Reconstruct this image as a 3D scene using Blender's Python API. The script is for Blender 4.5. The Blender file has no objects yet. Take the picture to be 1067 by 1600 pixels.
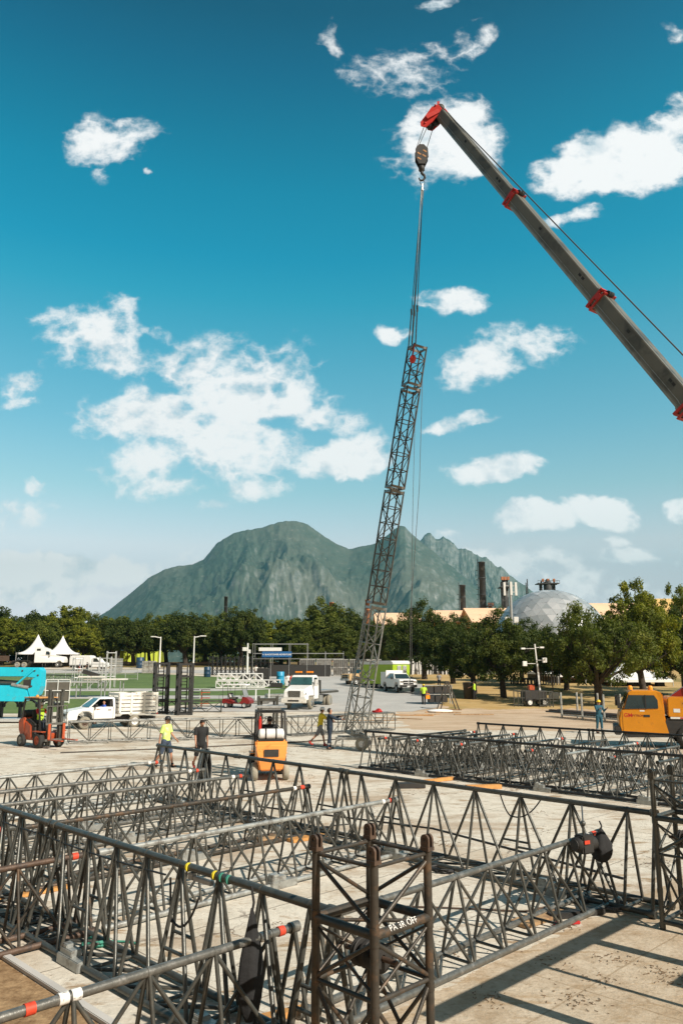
import bpy, bmesh, math, random
from mathutils import Vector, Matrix, Euler
random.seed(7)
R = math.radians
C = bpy.context.scene.collection
SC = bpy.context.scene
# ------------------------------------------------------------------ camera
F, HZ, H = 1205.0, 1043.0, 3.55
PITCH = math.atan((HZ - 800) / F)
cam = bpy.data.cameras.new('camera'); camo = bpy.data.objects.new('camera', cam); C.objects.link(camo)
camo.location = (0, 0, H); camo.rotation_euler = (R(90) + PITCH, 0, 0)
cam.sensor_fit = 'VERTICAL'; cam.sensor_height = 36; cam.lens = 36 * F / 1600
cam.clip_start = .1; cam.clip_end = 20000
SC.camera = camo
ct, st = math.cos(PITCH), math.sin(PITCH)
def ray(px, py):
    x = (px - 533.5) / F; y = (800 - py) / F
    return (x, ct - y * st, st + y * ct)
def gz(Y):                                    # the park climbs gently beyond the paved yard
    return 0 if Y < 62 else .0405 * (Y - 62) if Y < 180 else 4.78
def P(px, py, z=0):                           # point seen at a pixel of the photo, at height z
    d = ray(px, py); s = (z - H) / d[2]; return Vector((d[0] * s, d[1] * s, z))
def D(px, py, Y):                             # point seen at a pixel, at distance Y
    d = ray(px, py); return Vector((d[0] / d[1] * Y, Y, H + d[2] / d[1] * Y))
def G(px, py):                                # point of the ground seen at a pixel
    d = ray(px, py); k = d[2] / d[1]; Y = 3.0
    while Y < 400 and H + k * Y > gz(Y): Y += .02
    return Vector((d[0] / d[1] * Y, Y, gz(Y)))
S2 = math.sqrt(.5)
def UV(u, v, z=0): return Vector(((u + v) * S2, (u - v) * S2, z))   # the steel grid stands at 45 degrees
# ------------------------------------------------------------------ sun, sky, exposure
SUN_EL, SUN_AZ = R(39), math.atan2(-.68, .73)          # direction towards the sun, in the xy plane
sl = bpy.data.lights.new('sun', 'SUN'); so = bpy.data.objects.new('sun', sl); C.objects.link(so)
sl.energy = 5.0; sl.angle = R(.5); sl.color = (1, .92, .80)
sd = Vector((math.cos(SUN_EL) * math.cos(SUN_AZ), math.cos(SUN_EL) * math.sin(SUN_AZ), math.sin(SUN_EL)))
so.rotation_euler = sd.to_track_quat('Z', 'Y').to_euler()
SC.view_settings.view_transform = 'Standard'; SC.view_settings.look = 'None'
SC.view_settings.exposure = .30; SC.view_settings.gamma = 1

class NT:
    def __init__(s, tree): s.t = tree; s.n = tree.nodes; s.l = tree.links
    def node(s, typ, **kw):
        n = s.n.new(typ)
        for k, v in kw.items(): setattr(n, k, v)
        return n
    def inp(s, n, i, v):
        if isinstance(v, bpy.types.NodeSocket): s.l.new(v, n.inputs[i])
        elif v is not None: n.inputs[i].default_value = v
    def m(s, op, a, b=None, c=None, clamp=False):
        n = s.node('ShaderNodeMath', operation=op, use_clamp=clamp)
        s.inp(n, 0, a); s.inp(n, 1, b); s.inp(n, 2, c)
        return n.outputs[0]
    def vm(s, op, a, b=None, sc=None):
        n = s.node('ShaderNodeVectorMath', operation=op); s.inp(n, 0, a); s.inp(n, 1, b)
        if sc is not None: n.inputs['Scale'].default_value = sc
        return n.outputs['Value'] if op in ('DOT_PRODUCT', 'LENGTH') else n.outputs[0]
    def noise(s, vec, scale, detail=4, rough=.55, dist=0, out=0):
        n = s.node('ShaderNodeTexNoise'); s.inp(n, 'Vector', vec)
        n.inputs['Scale'].default_value = scale; n.inputs['Detail'].default_value = detail
        n.inputs['Roughness'].default_value = rough; n.inputs['Distortion'].default_value = dist
        return n.outputs[out]
    def ramp(s, fac, stops, interp='LINEAR'):
        n = s.node('ShaderNodeValToRGB'); s.inp(n, 0, fac); cr = n.color_ramp; cr.interpolation = interp
        while len(cr.elements) < len(stops): cr.elements.new(.5)
        for e, (p, c) in zip(cr.elements, stops):
            e.position = p; e.color = (c, c, c, 1) if isinstance(c, (int, float)) else (*c, 1)
        return n.outputs[0]
    def mix(s, f, a, b, mode='MIX'):
        n = s.node('ShaderNodeMix', data_type='RGBA', blend_type=mode)
        s.inp(n, 0, f)
        for i, v in ((6, a), (7, b)):
            if isinstance(v, tuple): v = (*v[:3], 1)
            s.inp(n, i, v)
        return n.outputs[2]
    def sep(s, v):
        n = s.node('ShaderNodeSeparateXYZ'); s.inp(n, 0, v); return n.outputs
    def comb(s, x, y, z):
        n = s.node('ShaderNodeCombineXYZ'); s.inp(n, 0, x); s.inp(n, 1, y); s.inp(n, 2, z); return n.outputs[0]

def lin(r, g, b):
    f = lambda c: c / 12.92 if c <= .04045 else ((c + .055) / 1.055) ** 2.4
    return tuple(f(v / 255) for v in (r, g, b))

W = bpy.data.worlds.new('World'); SC.world = W; W.use_nodes = True
w = NT(W.node_tree); w.n.clear()
wo = w.node('ShaderNodeOutputWorld'); bg = w.node('ShaderNodeBackground'); w.l.new(bg.outputs[0], wo.inputs[0])
sky = w.node('ShaderNodeTexSky', sky_type='NISHITA', sun_disc=False)
sky.sun_elevation = SUN_EL; sky.sun_rotation = math.pi / 2 - SUN_AZ
sky.air_density = 1.0; sky.dust_density = .6; sky.ozone_density = 1.5
tc = w.node('ShaderNodeTexCoord'); dv = tc.outputs['Generated']
dx, dy, dz = w.sep(dv)
el = w.m('MULTIPLY', w.m('ARCSINE', dz), 2 / math.pi)
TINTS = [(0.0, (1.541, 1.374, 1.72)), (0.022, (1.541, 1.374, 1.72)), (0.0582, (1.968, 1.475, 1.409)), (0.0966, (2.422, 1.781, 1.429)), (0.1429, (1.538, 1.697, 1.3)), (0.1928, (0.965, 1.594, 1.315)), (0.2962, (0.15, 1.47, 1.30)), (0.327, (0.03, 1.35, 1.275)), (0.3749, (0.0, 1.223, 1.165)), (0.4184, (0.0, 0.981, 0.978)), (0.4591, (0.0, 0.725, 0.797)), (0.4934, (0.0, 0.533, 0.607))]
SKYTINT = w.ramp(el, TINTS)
SKYTINT = w.mix(w.ramp(w.m('MULTIPLY_ADD', dy, .5, .5), [(.45, 1), (.66, 0)]), SKYTINT, (.70, .50, .33))  # rear sky: warm dim tint added to keep the shadows from going teal
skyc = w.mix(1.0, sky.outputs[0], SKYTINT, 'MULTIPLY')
ys = w.m('MAXIMUM', dy, .02)
pu = w.m('DIVIDE', dx, ys); pw = w.m('DIVIDE', dz, ys)
pp = w.comb(pu, pw, 0)
# cloud banks, each an ellipse in azimuth and height; noise frays it: x, y, half width, half height, turn, strength
CLOUDS = [(180,218,62,34,5,1.05),(205,205,50,26,0,.9),(150,190,35,16,20,.5),(172,268,14,12,0,.5),(240,268,7,6,0,.7),
 (150,520,75,45,15,1.1),(185,560,60,30,0,.9),(100,490,45,14,10,.55),(190,475,30,20,0,.6),(245,512,28,10,-15,.5),(45,600,28,22,0,.75),(50,632,22,12,0,.6),
 (300,565,70,40,18,1.0),(370,615,110,60,18,1.2),(235,655,100,50,-5,1.35),(430,625,90,38,5,1.1),(480,640,50,26,0,1.0),(330,700,130,50,0,1.15),(215,730,60,34,0,1.0),(240,765,60,16,0,.8),
 (420,700,70,36,0,.8),(400,765,40,22,0,.7),(545,715,74,36,8,2.5),(575,700,40,28,0,1.3),(500,735,45,20,0,1.0),(330,797,28,10,0,.6),(555,660,28,18,0,.55),(490,598,30,8,0,.55),(525,603,16,7,0,.45),
 (20,805,50,20,10,.8),(58,768,14,12,0,.8),(60,890,190,30,0,2.2),(20,925,150,30,0,1.2),(200,900,120,18,0,.5),
 (700,225,80,62,0,2.0),(730,200,50,50,0,1.2),(660,260,50,40,0,.8),(640,110,75,34,5,.62),(700,75,45,22,20,.6),(745,48,18,14,0,.5),(522,80,14,34,0,.6),(680,4,24,8,0,.8),
 (975,245,120,52,14,2.3),(1040,215,70,46,10,1.4),(910,270,60,34,5,1.1),(905,340,40,13,6,.95),(1062,50,18,16,0,.9),(1058,150,22,14,0,.6),
 (710,468,50,20,-5,1.25),(690,460,30,14,0,.6),(606,518,26,14,0,1.2),(745,568,60,32,18,1.15),(770,540,34,20,10,.6),(840,515,50,18,0,.5),(845,530,34,22,0,.45),
 (720,655,58,11,8,.95),(770,735,70,26,0,2.0),(740,740,40,20,0,1.1),(830,812,60,24,0,2.2),(880,800,30,16,0,.9),(940,798,56,28,-5,2.2),(948,843,19,11,0,1.15),(1060,797,26,18,0,1.3),
 (698,845,24,14,0,1.3),(800,885,90,24,0,1.0),(740,870,60,12,0,.8),(870,905,80,20,0,.6),(1000,868,100,14,0,.7),(1040,862,60,10,0,.7),(950,925,140,24,0,.5),(1030,940,60,10,0,.5),
 (400,905,140,20,0,.2)]
wn = w.noise(pp, 4.2, 6, .62); warp = w.vm('SUBTRACT', w.noise(pp, 5.0, 5, .6, 0, 1), (.5, .5, .5))
pq = w.vm('ADD', pp, w.vm('MULTIPLY', warp, (.13, .085, 0)))
acc = None
def pl(px, py):
    d = ray(px, py); return d[0] / d[1], d[2] / d[1]
for (cx, cy, rx, ry, rot, sg) in CLOUDS:
    c0 = pl(cx, cy); a = R(rot)
    ex = pl(cx + rx * math.cos(a), cy - rx * math.sin(a)); ey = pl(cx + ry * math.sin(a), cy + ry * math.cos(a))
    m00, m10, m01, m11 = ex[0] - c0[0], ex[1] - c0[1], ey[0] - c0[0], ey[1] - c0[1]
    det = m00 * m11 - m01 * m10
    q = w.vm('SUBTRACT', pq, (c0[0], c0[1], 0))
    i1 = w.vm('DOT_PRODUCT', q, (m11 / det, -m01 / det, 0)); i2 = w.vm('DOT_PRODUCT', q, (-m10 / det, m00 / det, 0))
    r2 = w.m('ADD', w.m('MULTIPLY', i1, i1), w.m('MULTIPLY', i2, i2))
    b = w.m('MULTIPLY', w.m('SUBTRACT', 1.25, r2), sg * .8)
    acc = b if acc is None else w.m('SMOOTH_MAX', acc, b, .25)
nb = w.noise(pp, 11, 10, .64); nb2 = w.m('SUBTRACT', .88, w.m('MULTIPLY', w.m('ABSOLUTE', w.m('SUBTRACT', w.noise(w.vm('ADD', w.vm('MULTIPLY', pp, (1, 1.3, 1)), w.vm('MULTIPLY', warp, (.05, .05, 0))), 17, 5, .55), .5)), 5.5))
dens = w.m('ADD', w.m('ADD', acc, w.m('MULTIPLY', w.m('SUBTRACT', nb, .5), 3.4)), w.m('MULTIPLY', w.m('SUBTRACT', nb2, .5), .9))
dens = w.m('SUBTRACT', dens, .12)
al = w.node('ShaderNodeMapRange', interpolation_type='SMOOTHERSTEP'); w.inp(al, 0, dens); al.inputs[1].default_value = -.40; al.inputs[2].default_value = 1.25; al.inputs[3].default_value = 0; al.inputs[4].default_value = .97
alpha = al.outputs[0]
alpha = w.m('MULTIPLY', alpha, w.m('GREATER_THAN', dy, .03))
# billows: bright towards the sun side, bluish grey in the folds and along the flat base
sh = w.m('SUBTRACT', w.noise(w.vm('ADD', pp, (.035, .03, 0)), 14, 5, .6), nb)
fold = w.m('ADD', w.m('ADD', .72, w.m('ADD', w.m('MULTIPLY', sh, -2.0), w.m('MULTIPLY', w.m('SUBTRACT', nb2, .6), .30))), w.m('MULTIPLY', w.m('MINIMUM', dens, 1.4), .16), clamp=True)
ccol = w.ramp(fold, [(.30, lin(205, 219, 226)), (.62, lin(232, 237, 240)), (.90, lin(254, 253, 252))])
SKY_S = .105; CLOUD_L = .93
cl = w.mix(1.0, w.mix(1.0, ccol, w.ramp(el, [(.0, 1.45), (.08, 1.22), (.2, 1.03), (.3, .98)]), 'MULTIPLY'), (CLOUD_L / SKY_S,) * 3, 'MULTIPLY')
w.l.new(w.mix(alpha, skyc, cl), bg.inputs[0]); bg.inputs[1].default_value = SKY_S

# ------------------------------------------------------------------ materials
MATS = {}
def new_mat(name):
    m = bpy.data.materials.new(name); m.use_nodes = True; MATS[name] = m
    t = NT(m.node_tree); b = [n for n in t.n if n.type == 'BSDF_PRINCIPLED'][0]
    return m, t, b
def mat(name, col, rough=.6, metal=0.0, var=.18, scale=6.0, bump=0.0, col2=None, emit=0, alpha=1, spec=.5, amt=.5, coord='Object', bscale=None):
    if name in MATS: return MATS[name]
    m, t, b = new_mat(name)
    tcn = t.node('ShaderNodeTexCoord'); v = tcn.outputs[coord]
    n1 = t.noise(v, scale, 5, .6)
    k = t.ramp(n1, [(.3, 1 - var), (.7, 1 + var * .7)])
    c = t.mix(1.0, (*col, 1), k, 'MULTIPLY')
    if col2:
        n2 = t.noise(v, scale * .7, 6, .65)
        f = t.ramp(n2, [(.62 - amt * .25, 0), (.66 - amt * .1, 1)])
        c = t.mix(f, c, (*col2, 1))
    t.l.new(c, b.inputs['Base Color'])
    b.inputs['Roughness'].default_value = rough; b.inputs['Metallic'].default_value = metal
    b.inputs['Specular IOR Level'].default_value = spec
    if bump:
        bn = t.node('ShaderNodeBump'); bn.inputs['Strength'].default_value = bump; bn.inputs['Distance'].default_value = .02
        t.l.new(t.noise(v, bscale or scale * 3, 5, .6), bn.inputs['Height']); t.l.new(bn.outputs[0], b.inputs['Normal'])
    if emit:
        b.inputs['Emission Color'].default_value = (*col, 1); b.inputs['Emission Strength'].default_value = emit
    if alpha < 1: b.inputs['Alpha'].default_value = alpha
    return m
M = lambda n: MATS[n]
mat('steel_dark', (.082, .083, .074), .38, .4, .22, 9, .15, (.12, .11, .09), amt=.30)
mat('steel_tube', (.165, .163, .148), .36, .5, .3, 14, .15, (.26, .25, .23), amt=.35)
mat('steel_brown', (.062, .054, .044), .45, .35, .3, 8, .2, (.125, .08, .05), amt=.32)
mat('steel_rust', (.105, .066, .045), .55, .25, .35, 10, .3, (.06, .045, .038), amt=.5)
mat('steel_black', (.022, .022, .022), .55, .2, .4, 8)
mat('steel_light', (.40, .41, .39), .42, .5, .25, 8, .1, (.22, .21, .19), amt=.4)
mat('aluminium', (.62, .63, .63), .35, .5, .15, 5)
mat('galvanised', (.42, .43, .43), .45, .5, .25, 10)
mat('mast_silver', (.30, .305, .285), .42, .5, .25, 8, .1, (.17, .165, .15), amt=.4)
mat('cable_steel', (.10, .10, .10), .5, .4, .2, 10)
mat('tape_white', (.78, .76, .72), .6, 0, .2, 30, .0, (.3, .28, .25), amt=.3)
mat('tape_red', (.62, .06, .025), .55, 0, .25, 30)
mat('tape_green', (.05, .25, .18), .6, 0, .25, 30)
mat('tape_yellow', (.75, .60, .03), .6, 0, .2, 30)
mat('paint_white', (.78, .78, .76), .28, 0, .05, 3)
mat('paint_white_worn', (.74, .72, .66), .45, 0, .12, 5, .0, (.42, .33, .24), amt=.12)
mat('plastic_white', (.72, .72, .70), .5, 0, .08, 4)
mat('glass_dark', (.02, .035, .038), .08, .0, .3, 2, spec=.9)
mat('glass_teal', (.035, .10, .105), .08, .0, .4, 2, spec=.9)
mat('rubber', (.030, .029, .027), .85, 0, .3, 12)
mat('rubber_dusty', (.25, .23, .18), .9, 0, .3, 12)
mat('rubber_tan', (.32, .30, .24), .9, 0, .2, 12)
mat('black_plastic', (.02, .02, .021), .5, 0, .2, 8)
mat('cloth_black', (.018, .018, .019), .9, 0, .3, 8, .3)
mat('paint_orange', (.84, .31, .07), .35, 0, .08, 4, .0, (.55, .20, .05), amt=.1)
mat('paint_redorange', (.46, .085, .03), .4, 0, .2, 5, .0, (.25, .06, .03), amt=.25)
mat('paint_red', (.50, .03, .02), .4, 0, .15, 5)
mat('paint_darkred', (.22, .02, .018), .3, 0, .15, 5)
mat('paint_yellow', (.62, .24, .012), .32, 0, .08, 3, .0, (.50, .20, .02), amt=.1)
mat('paint_cyan', (.015, .50, .66), .35, 0, .08, 3, .0, (.05, .42, .52), amt=.15)
mat('paint_lime', (.36, .52, .03), .4, 0, .12, 3)
mat('paint_blue', (.015, .05, .10), .45, 0, .15, 5)
mat('boom_grey', (.165, .158, .13), .42, .1, .16, .9, .05, (.085, .082, .068), amt=.45)
mat('stripe_dull', (.42, .20, .07), .6, 0, .3, 9)
mat('beacon_orange', (.95, .32, .02), .3, 0, .05, 3)
mat('chrome', (.6, .6, .6), .2, .9, .1, 3)
mat('wood', (.42, .27, .14), .75, 0, .3, 6, .3, (.25, .15, .08), amt=.4)
mat('wood_orange', (.55, .27, .08), .7, 0, .25, 6, .3)
mat('skin', (.42, .21, .13), .6, 0, .1, 8)
mat('hair', (.02, .014, .010), .8, 0, .3, 30)
mat('cloth_navy', (.018, .03, .05), .9, 0, .2, 8, .3)
mat('cloth_teal', (.02, .09, .13), .9, 0, .2, 8, .3)
mat('cloth_lime', (.62, .82, .20), .85, 0, .08, 6, .2, (.72, .85, .50), amt=.4)
mat('cloth_hivis', (.50, .75, .05), .8, 0, .08, 6, .2)
mat('cloth_grey', (.26, .26, .26), .9, 0, .2, 8, .2)
mat('cloth_white', (.70, .69, .66), .9, 0, .1, 8, .2)
mat('cloth_yellow', (.70, .55, .03), .8, 0, .1, 6, .2)
mat('cloth_blue', (.03, .10, .45), .85, 0, .1, 6)
mat('cloth_red', (.45, .02, .02), .85, 0, .15, 6, .2)
mat('cloth_denim', (.05, .07, .11), .9, 0, .2, 8, .2)
mat('boot', (.02, .017, .015), .7, 0, .3, 8)
mat('hat_yellow', (.80, .55, .02), .4, 0, .05, 4)
mat('hat_white', (.80, .80, .78), .4, 0, .05, 4)
mat('shoe_red', (.45, .05, .04), .7, 0, .2, 8)
mat('tent_fabric', (.80, .80, .79), .6, 0, .06, 1.5, .1)
mat('tent_dark', (.10, .09, .075), .9, 0, .2, 2)
mat('brick', (.42, .17, .08), .85, 0, .25, 4, .3)
mat('stack_iron', (.055, .058, .06), .7, .2, .4, .6, .1, (.16, .17, .17), amt=.3)
mat('roof_peach', (.86, .56, .36), .75, 0, .12, .25, .05)
mat('wall_tan', (.55, .38, .20), .85, 0, .15, .4)
mat('wall_gold', (.72, .46, .17), .85, 0, .15, .4, .0, (.45, .28, .12), amt=.3)
mat('wall_pink', (.40, .28, .23), .9, 0, .15, .4)
mat('banner_blue', (.01, .10, .28), .6, 0, .1, 2)
mat('pavement_grey', (.5, .48, .45), .85, 0, .15, 1)
mat('case_black', (.028, .026, .024), .6, 0, .3, 5)
mat('crate_grey', (.42, .41, .38), .7, .2, .3, 3, .1, (.22, .20, .18), amt=.4)
mat('fence_lime', (.62, .74, .08), .7, 0, .12, .8)
mat('bark', (.055, .042, .032), .95, 0, .4, 4, .5)
# ------------------------------------------------------------------ geometry helpers
def frame(d):
    d = d.normalized(); a = Vector((0, 0, 1)) if abs(d.z) < .9 else Vector((1, 0, 0))
    x = d.cross(a).normalized(); return x, d.cross(x).normalized()
class MB:
    def __init__(s): s.v = []; s.f = []; s.sm = []
    def add(s, vs, fs, smooth=False):
        o = len(s.v); s.v += [tuple(v) for v in vs]
        for f in fs: s.f.append(tuple(i + o for i in f)); s.sm.append(smooth)
        return s
    def box(s, c, d, rot=None):
        c = Vector(c); hx, hy, hz = d[0] / 2, d[1] / 2, d[2] / 2
        m = rot if isinstance(rot, Matrix) else Euler(rot).to_matrix() if rot else None
        vs = []
        for x in (-hx, hx):
            for y in (-hy, hy):
                for z in (-hz, hz):
                    p = Vector((x, y, z)); vs.append(c + (m @ p if m else p))
        return s.add(vs, [(0, 1, 3, 2), (4, 6, 7, 5), (0, 4, 5, 1), (2, 3, 7, 6), (0, 2, 6, 4), (1, 5, 7, 3)])
    def bb(s, x0, y0, z0, x1, y1, z1): return s.box(((x0 + x1) / 2, (y0 + y1) / 2, (z0 + z1) / 2), (abs(x1 - x0), abs(y1 - y0), abs(z1 - z0)))
    def tube(s, p, q, r, n=8, r2=None, caps=True, smooth=True):
        p, q = Vector(p), Vector(q); r2 = r if r2 is None else r2
        if (q - p).length < 1e-6: return s
        x, y = frame(q - p); vs = []
        for c, rr in ((p, r), (q, r2)):
            for i in range(n):
                a = 2 * math.pi * i / n; vs.append(c + (x * math.cos(a) + y * math.sin(a)) * rr)
        fs = [(i, (i + 1) % n, n + (i + 1) % n, n + i) for i in range(n)]
        s.add(vs, fs, smooth)
        if caps: s.add(vs, [tuple(range(n - 1, -1, -1)), tuple(range(n, 2 * n))])
        return s
    def path(s, pts, r, n=6):
        for a, b in zip(pts, pts[1:]): s.tube(a, b, r, n)
        return s
    def beam(s, p, q, w, h):                    # rectangular bar
        p, q = Vector(p), Vector(q); d = (q - p); L = d.length; d.normalize()
        up = Vector((0, 0, 1)) if abs(d.z) < .95 else Vector((0, 1, 0))
        y = up.cross(d).normalized(); z = d.cross(y)
        m = Matrix((d, y, z)).transposed(); return s.box((p + q) / 2, (L, w, h), m)
    def lathe(s, prof, axis='Z', c=(0, 0, 0), n=20, smooth=True):   # prof [(r, h)]
        c = Vector(c); vs = []
        for (r, h) in prof:
            for i in range(n):
                a = 2 * math.pi * i / n; x, y = r * math.cos(a), r * math.sin(a)
                vs.append(c + (Vector((x, y, h)) if axis == 'Z' else Vector((x, h, y)) if axis == 'Y' else Vector((h, x, y))))
        fs = []
        for k in range(len(prof) - 1):
            for i in range(n):
                j = (i + 1) % n; fs.append((k * n + i, k * n + j, (k + 1) * n + j, (k + 1) * n + i))
        return s.add(vs, fs, smooth)
    def ball(s, c, r, n=10, m=8, sc=(1, 1, 1)):
        c = Vector(c); vs = []; fs = []
        for k in range(m + 1):
            t = math.pi * k / m
            for i in range(n):
                a = 2 * math.pi * i / n
                vs.append(c + Vector((math.sin(t) * math.cos(a) * r * sc[0], math.sin(t) * math.sin(a) * r * sc[1], math.cos(t) * r * sc[2])))
        for k in range(m):
            for i in range(n):
                j = (i + 1) % n; fs.append((k * n + i, (k + 1) * n + i, (k + 1) * n + j, k * n + j))
        return s.add(vs, fs, True)
    def extr(s, prof, y0, y1=None, bev=0):       # profile [(x, z)] or [(x, z, halfwidth)] extruded along y
        if y1 is None: y0, y1 = -y0, y0
        n = len(prof); vs = []
        mid = (y0 + y1) / 2; hw = (y1 - y0) / 2
        for sgn in (-1, 1):
            for p in prof:
                k = p[2] if len(p) > 2 else hw
                vs.append((p[0], mid + sgn * k, p[1]))
        fs = [tuple(range(n)), tuple(range(2 * n - 1, n - 1, -1))]
        for i in range(n): j = (i + 1) % n; fs.append((i, n + i, n + j, j))
        return s.add(vs, fs)
    def build(s, name, m, parent=None, bevel=0, loc=None, recalc=True):
        me = bpy.data.meshes.new(name); me.from_pydata(s.v, [], s.f)
        for p, k in zip(me.polygons, s.sm): p.use_smooth = k
        if recalc or bevel:
            b = bmesh.new(); b.from_mesh(me)
            if bevel:
                bmesh.ops.remove_doubles(b, verts=b.verts, dist=1e-5)
                bmesh.ops.recalc_face_normals(b, faces=b.faces)
                es = [e for e in b.edges if len(e.link_faces) == 2 and e.calc_face_angle(0) > .5]
                bmesh.ops.bevel(b, geom=es, offset=bevel, segments=2, affect='EDGES', clamp_overlap=True)
            bmesh.ops.recalc_face_normals(b, faces=b.faces)
            b.to_mesh(me); b.free()
        me.materials.append(MATS[m] if isinstance(m, str) else m)
        o = bpy.data.objects.new(name, me); C.objects.link(o)
        if parent: o.parent = parent
        if loc is not None: o.location = loc
        return o
def tag(o, label, cat, group=None):
    o['label'] = label; o['category'] = cat
    if group: o['group'] = group
    return o
def thing(name, label, cat, loc=(0, 0, 0), rz=0, group=None, rot=None):
    o = bpy.data.objects.new(name, None); C.objects.link(o); o.location = loc; o.rotation_euler = rot or (0, 0, rz)
    o.empty_display_size = .2
    return tag(o, label, cat, group)
KIDS = {}
def copy_thing(root, loc, rz=0, label=None, group=None, scale=None):
    def rec(o, parent):
        c = o.copy(); C.objects.link(c); c.parent = parent
        for ch in list(o.children): rec(ch, c)
        return c
    r = rec(root, None); r.location = loc; r.rotation_euler = (0, 0, rz)
    if label: r['label'] = label
    if group: r['group'] = group
    if scale: r.scale = (scale,) * 3 if isinstance(scale, (int, float)) else scale
    return r
def struct(o): o['kind'] = 'structure'; return o
def text(name, body, size, m, parent, loc, rot, depth=.004, spacing=1.0, bold=0):
    cu = bpy.data.curves.new(name, 'FONT'); cu.body = body; cu.size = size; cu.extrude = depth; cu.align_x = 'CENTER'; cu.align_y = 'CENTER'; cu.space_character = spacing; cu.offset = bold
    t = bpy.data.objects.new(name, cu); C.objects.link(t)
    me = bpy.data.meshes.new_from_object(t.evaluated_get(bpy.context.evaluated_depsgraph_get())); bpy.data.objects.remove(t)
    me.materials.clear(); me.materials.append(MATS[m])
    o = bpy.data.objects.new(name, me); C.objects.link(o); o.parent = parent; o.location = loc; o.rotation_euler = rot
    return o
# ------------------------------------------------------------------ ground
def ground_mat():
    m, t, b = new_mat('ground')
    g = t.node('ShaderNodeNewGeometry').outputs['Position']; x, y, z = t.sep(g)
    n1 = t.noise(g, .35, 6, .6); n2 = t.noise(g, 2.2, 6, .65); n3 = t.noise(g, 14, 5, .7); n4 = t.noise(g, .09, 5, .6)
    u = t.m('MULTIPLY', t.m('ADD', x, y), S2); v = t.m('MULTIPLY', t.m('SUBTRACT', x, y), S2)
    # concrete slabs, dusty and patched
    conc = t.ramp(n2, [(.3, (.53, .485, .405)), (.55, (.655, .605, .515)), (.8, (.72, .665, .57))])
    conc = t.mix(t.ramp(n3, [(.35, .35), (.5, 0)]), conc, (.36, .31, .25))
    conc = t.mix(t.m('MULTIPLY', t.ramp(n1, [(.52, 0), (.62, 1)]), .55), conc, (.44, .35, .25))
    def joint(c, per, wd):
        f = t.m('ABSOLUTE', t.m('SUBTRACT', t.m('FRACT', t.m('DIVIDE', t.m('ADD', c, t.m('MULTIPLY', n2, .06)), per)), .5))
        return t.m('GREATER_THAN', f, .5 - wd / per)
    j = t.m('MAXIMUM', joint(u, 2.9, .012), joint(v, 2.4, .012))
    j = t.m('MULTIPLY', j, t.ramp(n1, [(.35, .45), (.6, .9)]))
    conc = t.mix(j, conc, (.16, .13, .10))
    vo = t.node('ShaderNodeTexVoronoi', feature='DISTANCE_TO_EDGE'); t.inp(vo, 0, t.vm('ADD', g, t.vm('MULTIPLY', t.noise(g, 1.5, 5, .6, 0, 1), (.9, .9, 0)))); vo.inputs['Scale'].default_value = .33
    conc = t.mix(t.m('MULTIPLY', t.m('LESS_THAN', vo.outputs[0], .0035), t.ramp(n1, [(.45, 0), (.55, .8)])), conc, (.13, .10, .08))
    band = t.noise(t.vm('MULTIPLY', g, (.16, .42, 1)), 1.0, 8, .70)
    conc = t.mix(t.ramp(band, [(.53, 0), (.60, .6)]), conc, (.34, .245, .16))
    conc = t.mix(t.ramp(t.noise(t.vm('MULTIPLY', g, (.55, 1.2, 1)), 1.2, 8, .75), [(.61, 0), (.68, .5)]), conc, (.17, .125, .085))
    # dirt and straw scraps
    st1 = t.noise(t.vm('MULTIPLY', g, (1.0, 2.6, 1)), 1.1, 7, .72)
    conc = t.mix(t.ramp(st1, [(.55, 0), (.63, .8)]), conc, (.30, .19, .095))
    st2 = t.noise(t.vm('MULTIPLY', g, (1.0, 1.8, 1)), 4.6, 6, .75)
    conc = t.mix(t.ramp(st2, [(.61, 0), (.67, .85)]), conc, (.15, .095, .05))
    # tan sandy paving nearer than the grid corner, brown soil at its left
    tan = t.mix(.55, conc, (.46, .34, .215))
    tan = t.mix(t.ramp(t.noise(g, 1.6, 10, .78), [(.44, 0), (.64, .75)]), tan, (.33, .235, .145)); tan = t.mix(t.ramp(t.noise(g, 9, 6, .8), [(.52, 0), (.66, .6)]), tan, (.24, .17, .10))
    near = t.m('MULTIPLY', t.m('GREATER_THAN', t.m('ADD', v, t.m('MULTIPLY', n2, .5)), -5.75), t.m('LESS_THAN', y, 30))
    col = t.mix(near, conc, tan)
    soil = t.mix(t.ramp(t.noise(g, 5, 9, .78), [(.36, 0), (.66, 1)]), (.15, .085, .04), (.46, .31, .17))
    isl = t.m('LESS_THAN', t.m('ADD', u, t.m('MULTIPLY', n3, .06)), 4.45)
    col = t.mix(isl, col, soil)
    # dirt beyond the yard on the right, then dry park grass
    far = t.m('ADD', y, t.m('ADD', t.m('MULTIPLY', t.m('SUBTRACT', n1, .5), 9), t.m('MULTIPLY', t.m('SUBTRACT', n2, .5), 3)))
    right = t.m('ADD', x, t.m('MULTIPLY', t.m('SUBTRACT', n1, .5), 6))
    dirt = t.mix(t.ramp(t.noise(t.vm('MULTIPLY', g, (.5, 2.2, 1)), .5, 6, .7), [(.35, 0), (.6, 1)]), (.36, .235, .135), (.56, .42, .29))
    fd = t.m('MULTIPLY', t.m('GREATER_THAN', far, 46), t.m('GREATER_THAN', t.m('ADD', right, t.m('MULTIPLY', far, -.03)), 2.2))
    col = t.mix(t.m('MULTIPLY', fd, .85), col, dirt)
    dry = t.mix(t.ramp(t.noise(t.vm('MULTIPLY', g, (.4, 1.6, 1)), .35, 6, .7), [(.38, 0), (.62, 1)]), (.42, .27, .10), (.50, .36, .17))
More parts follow.
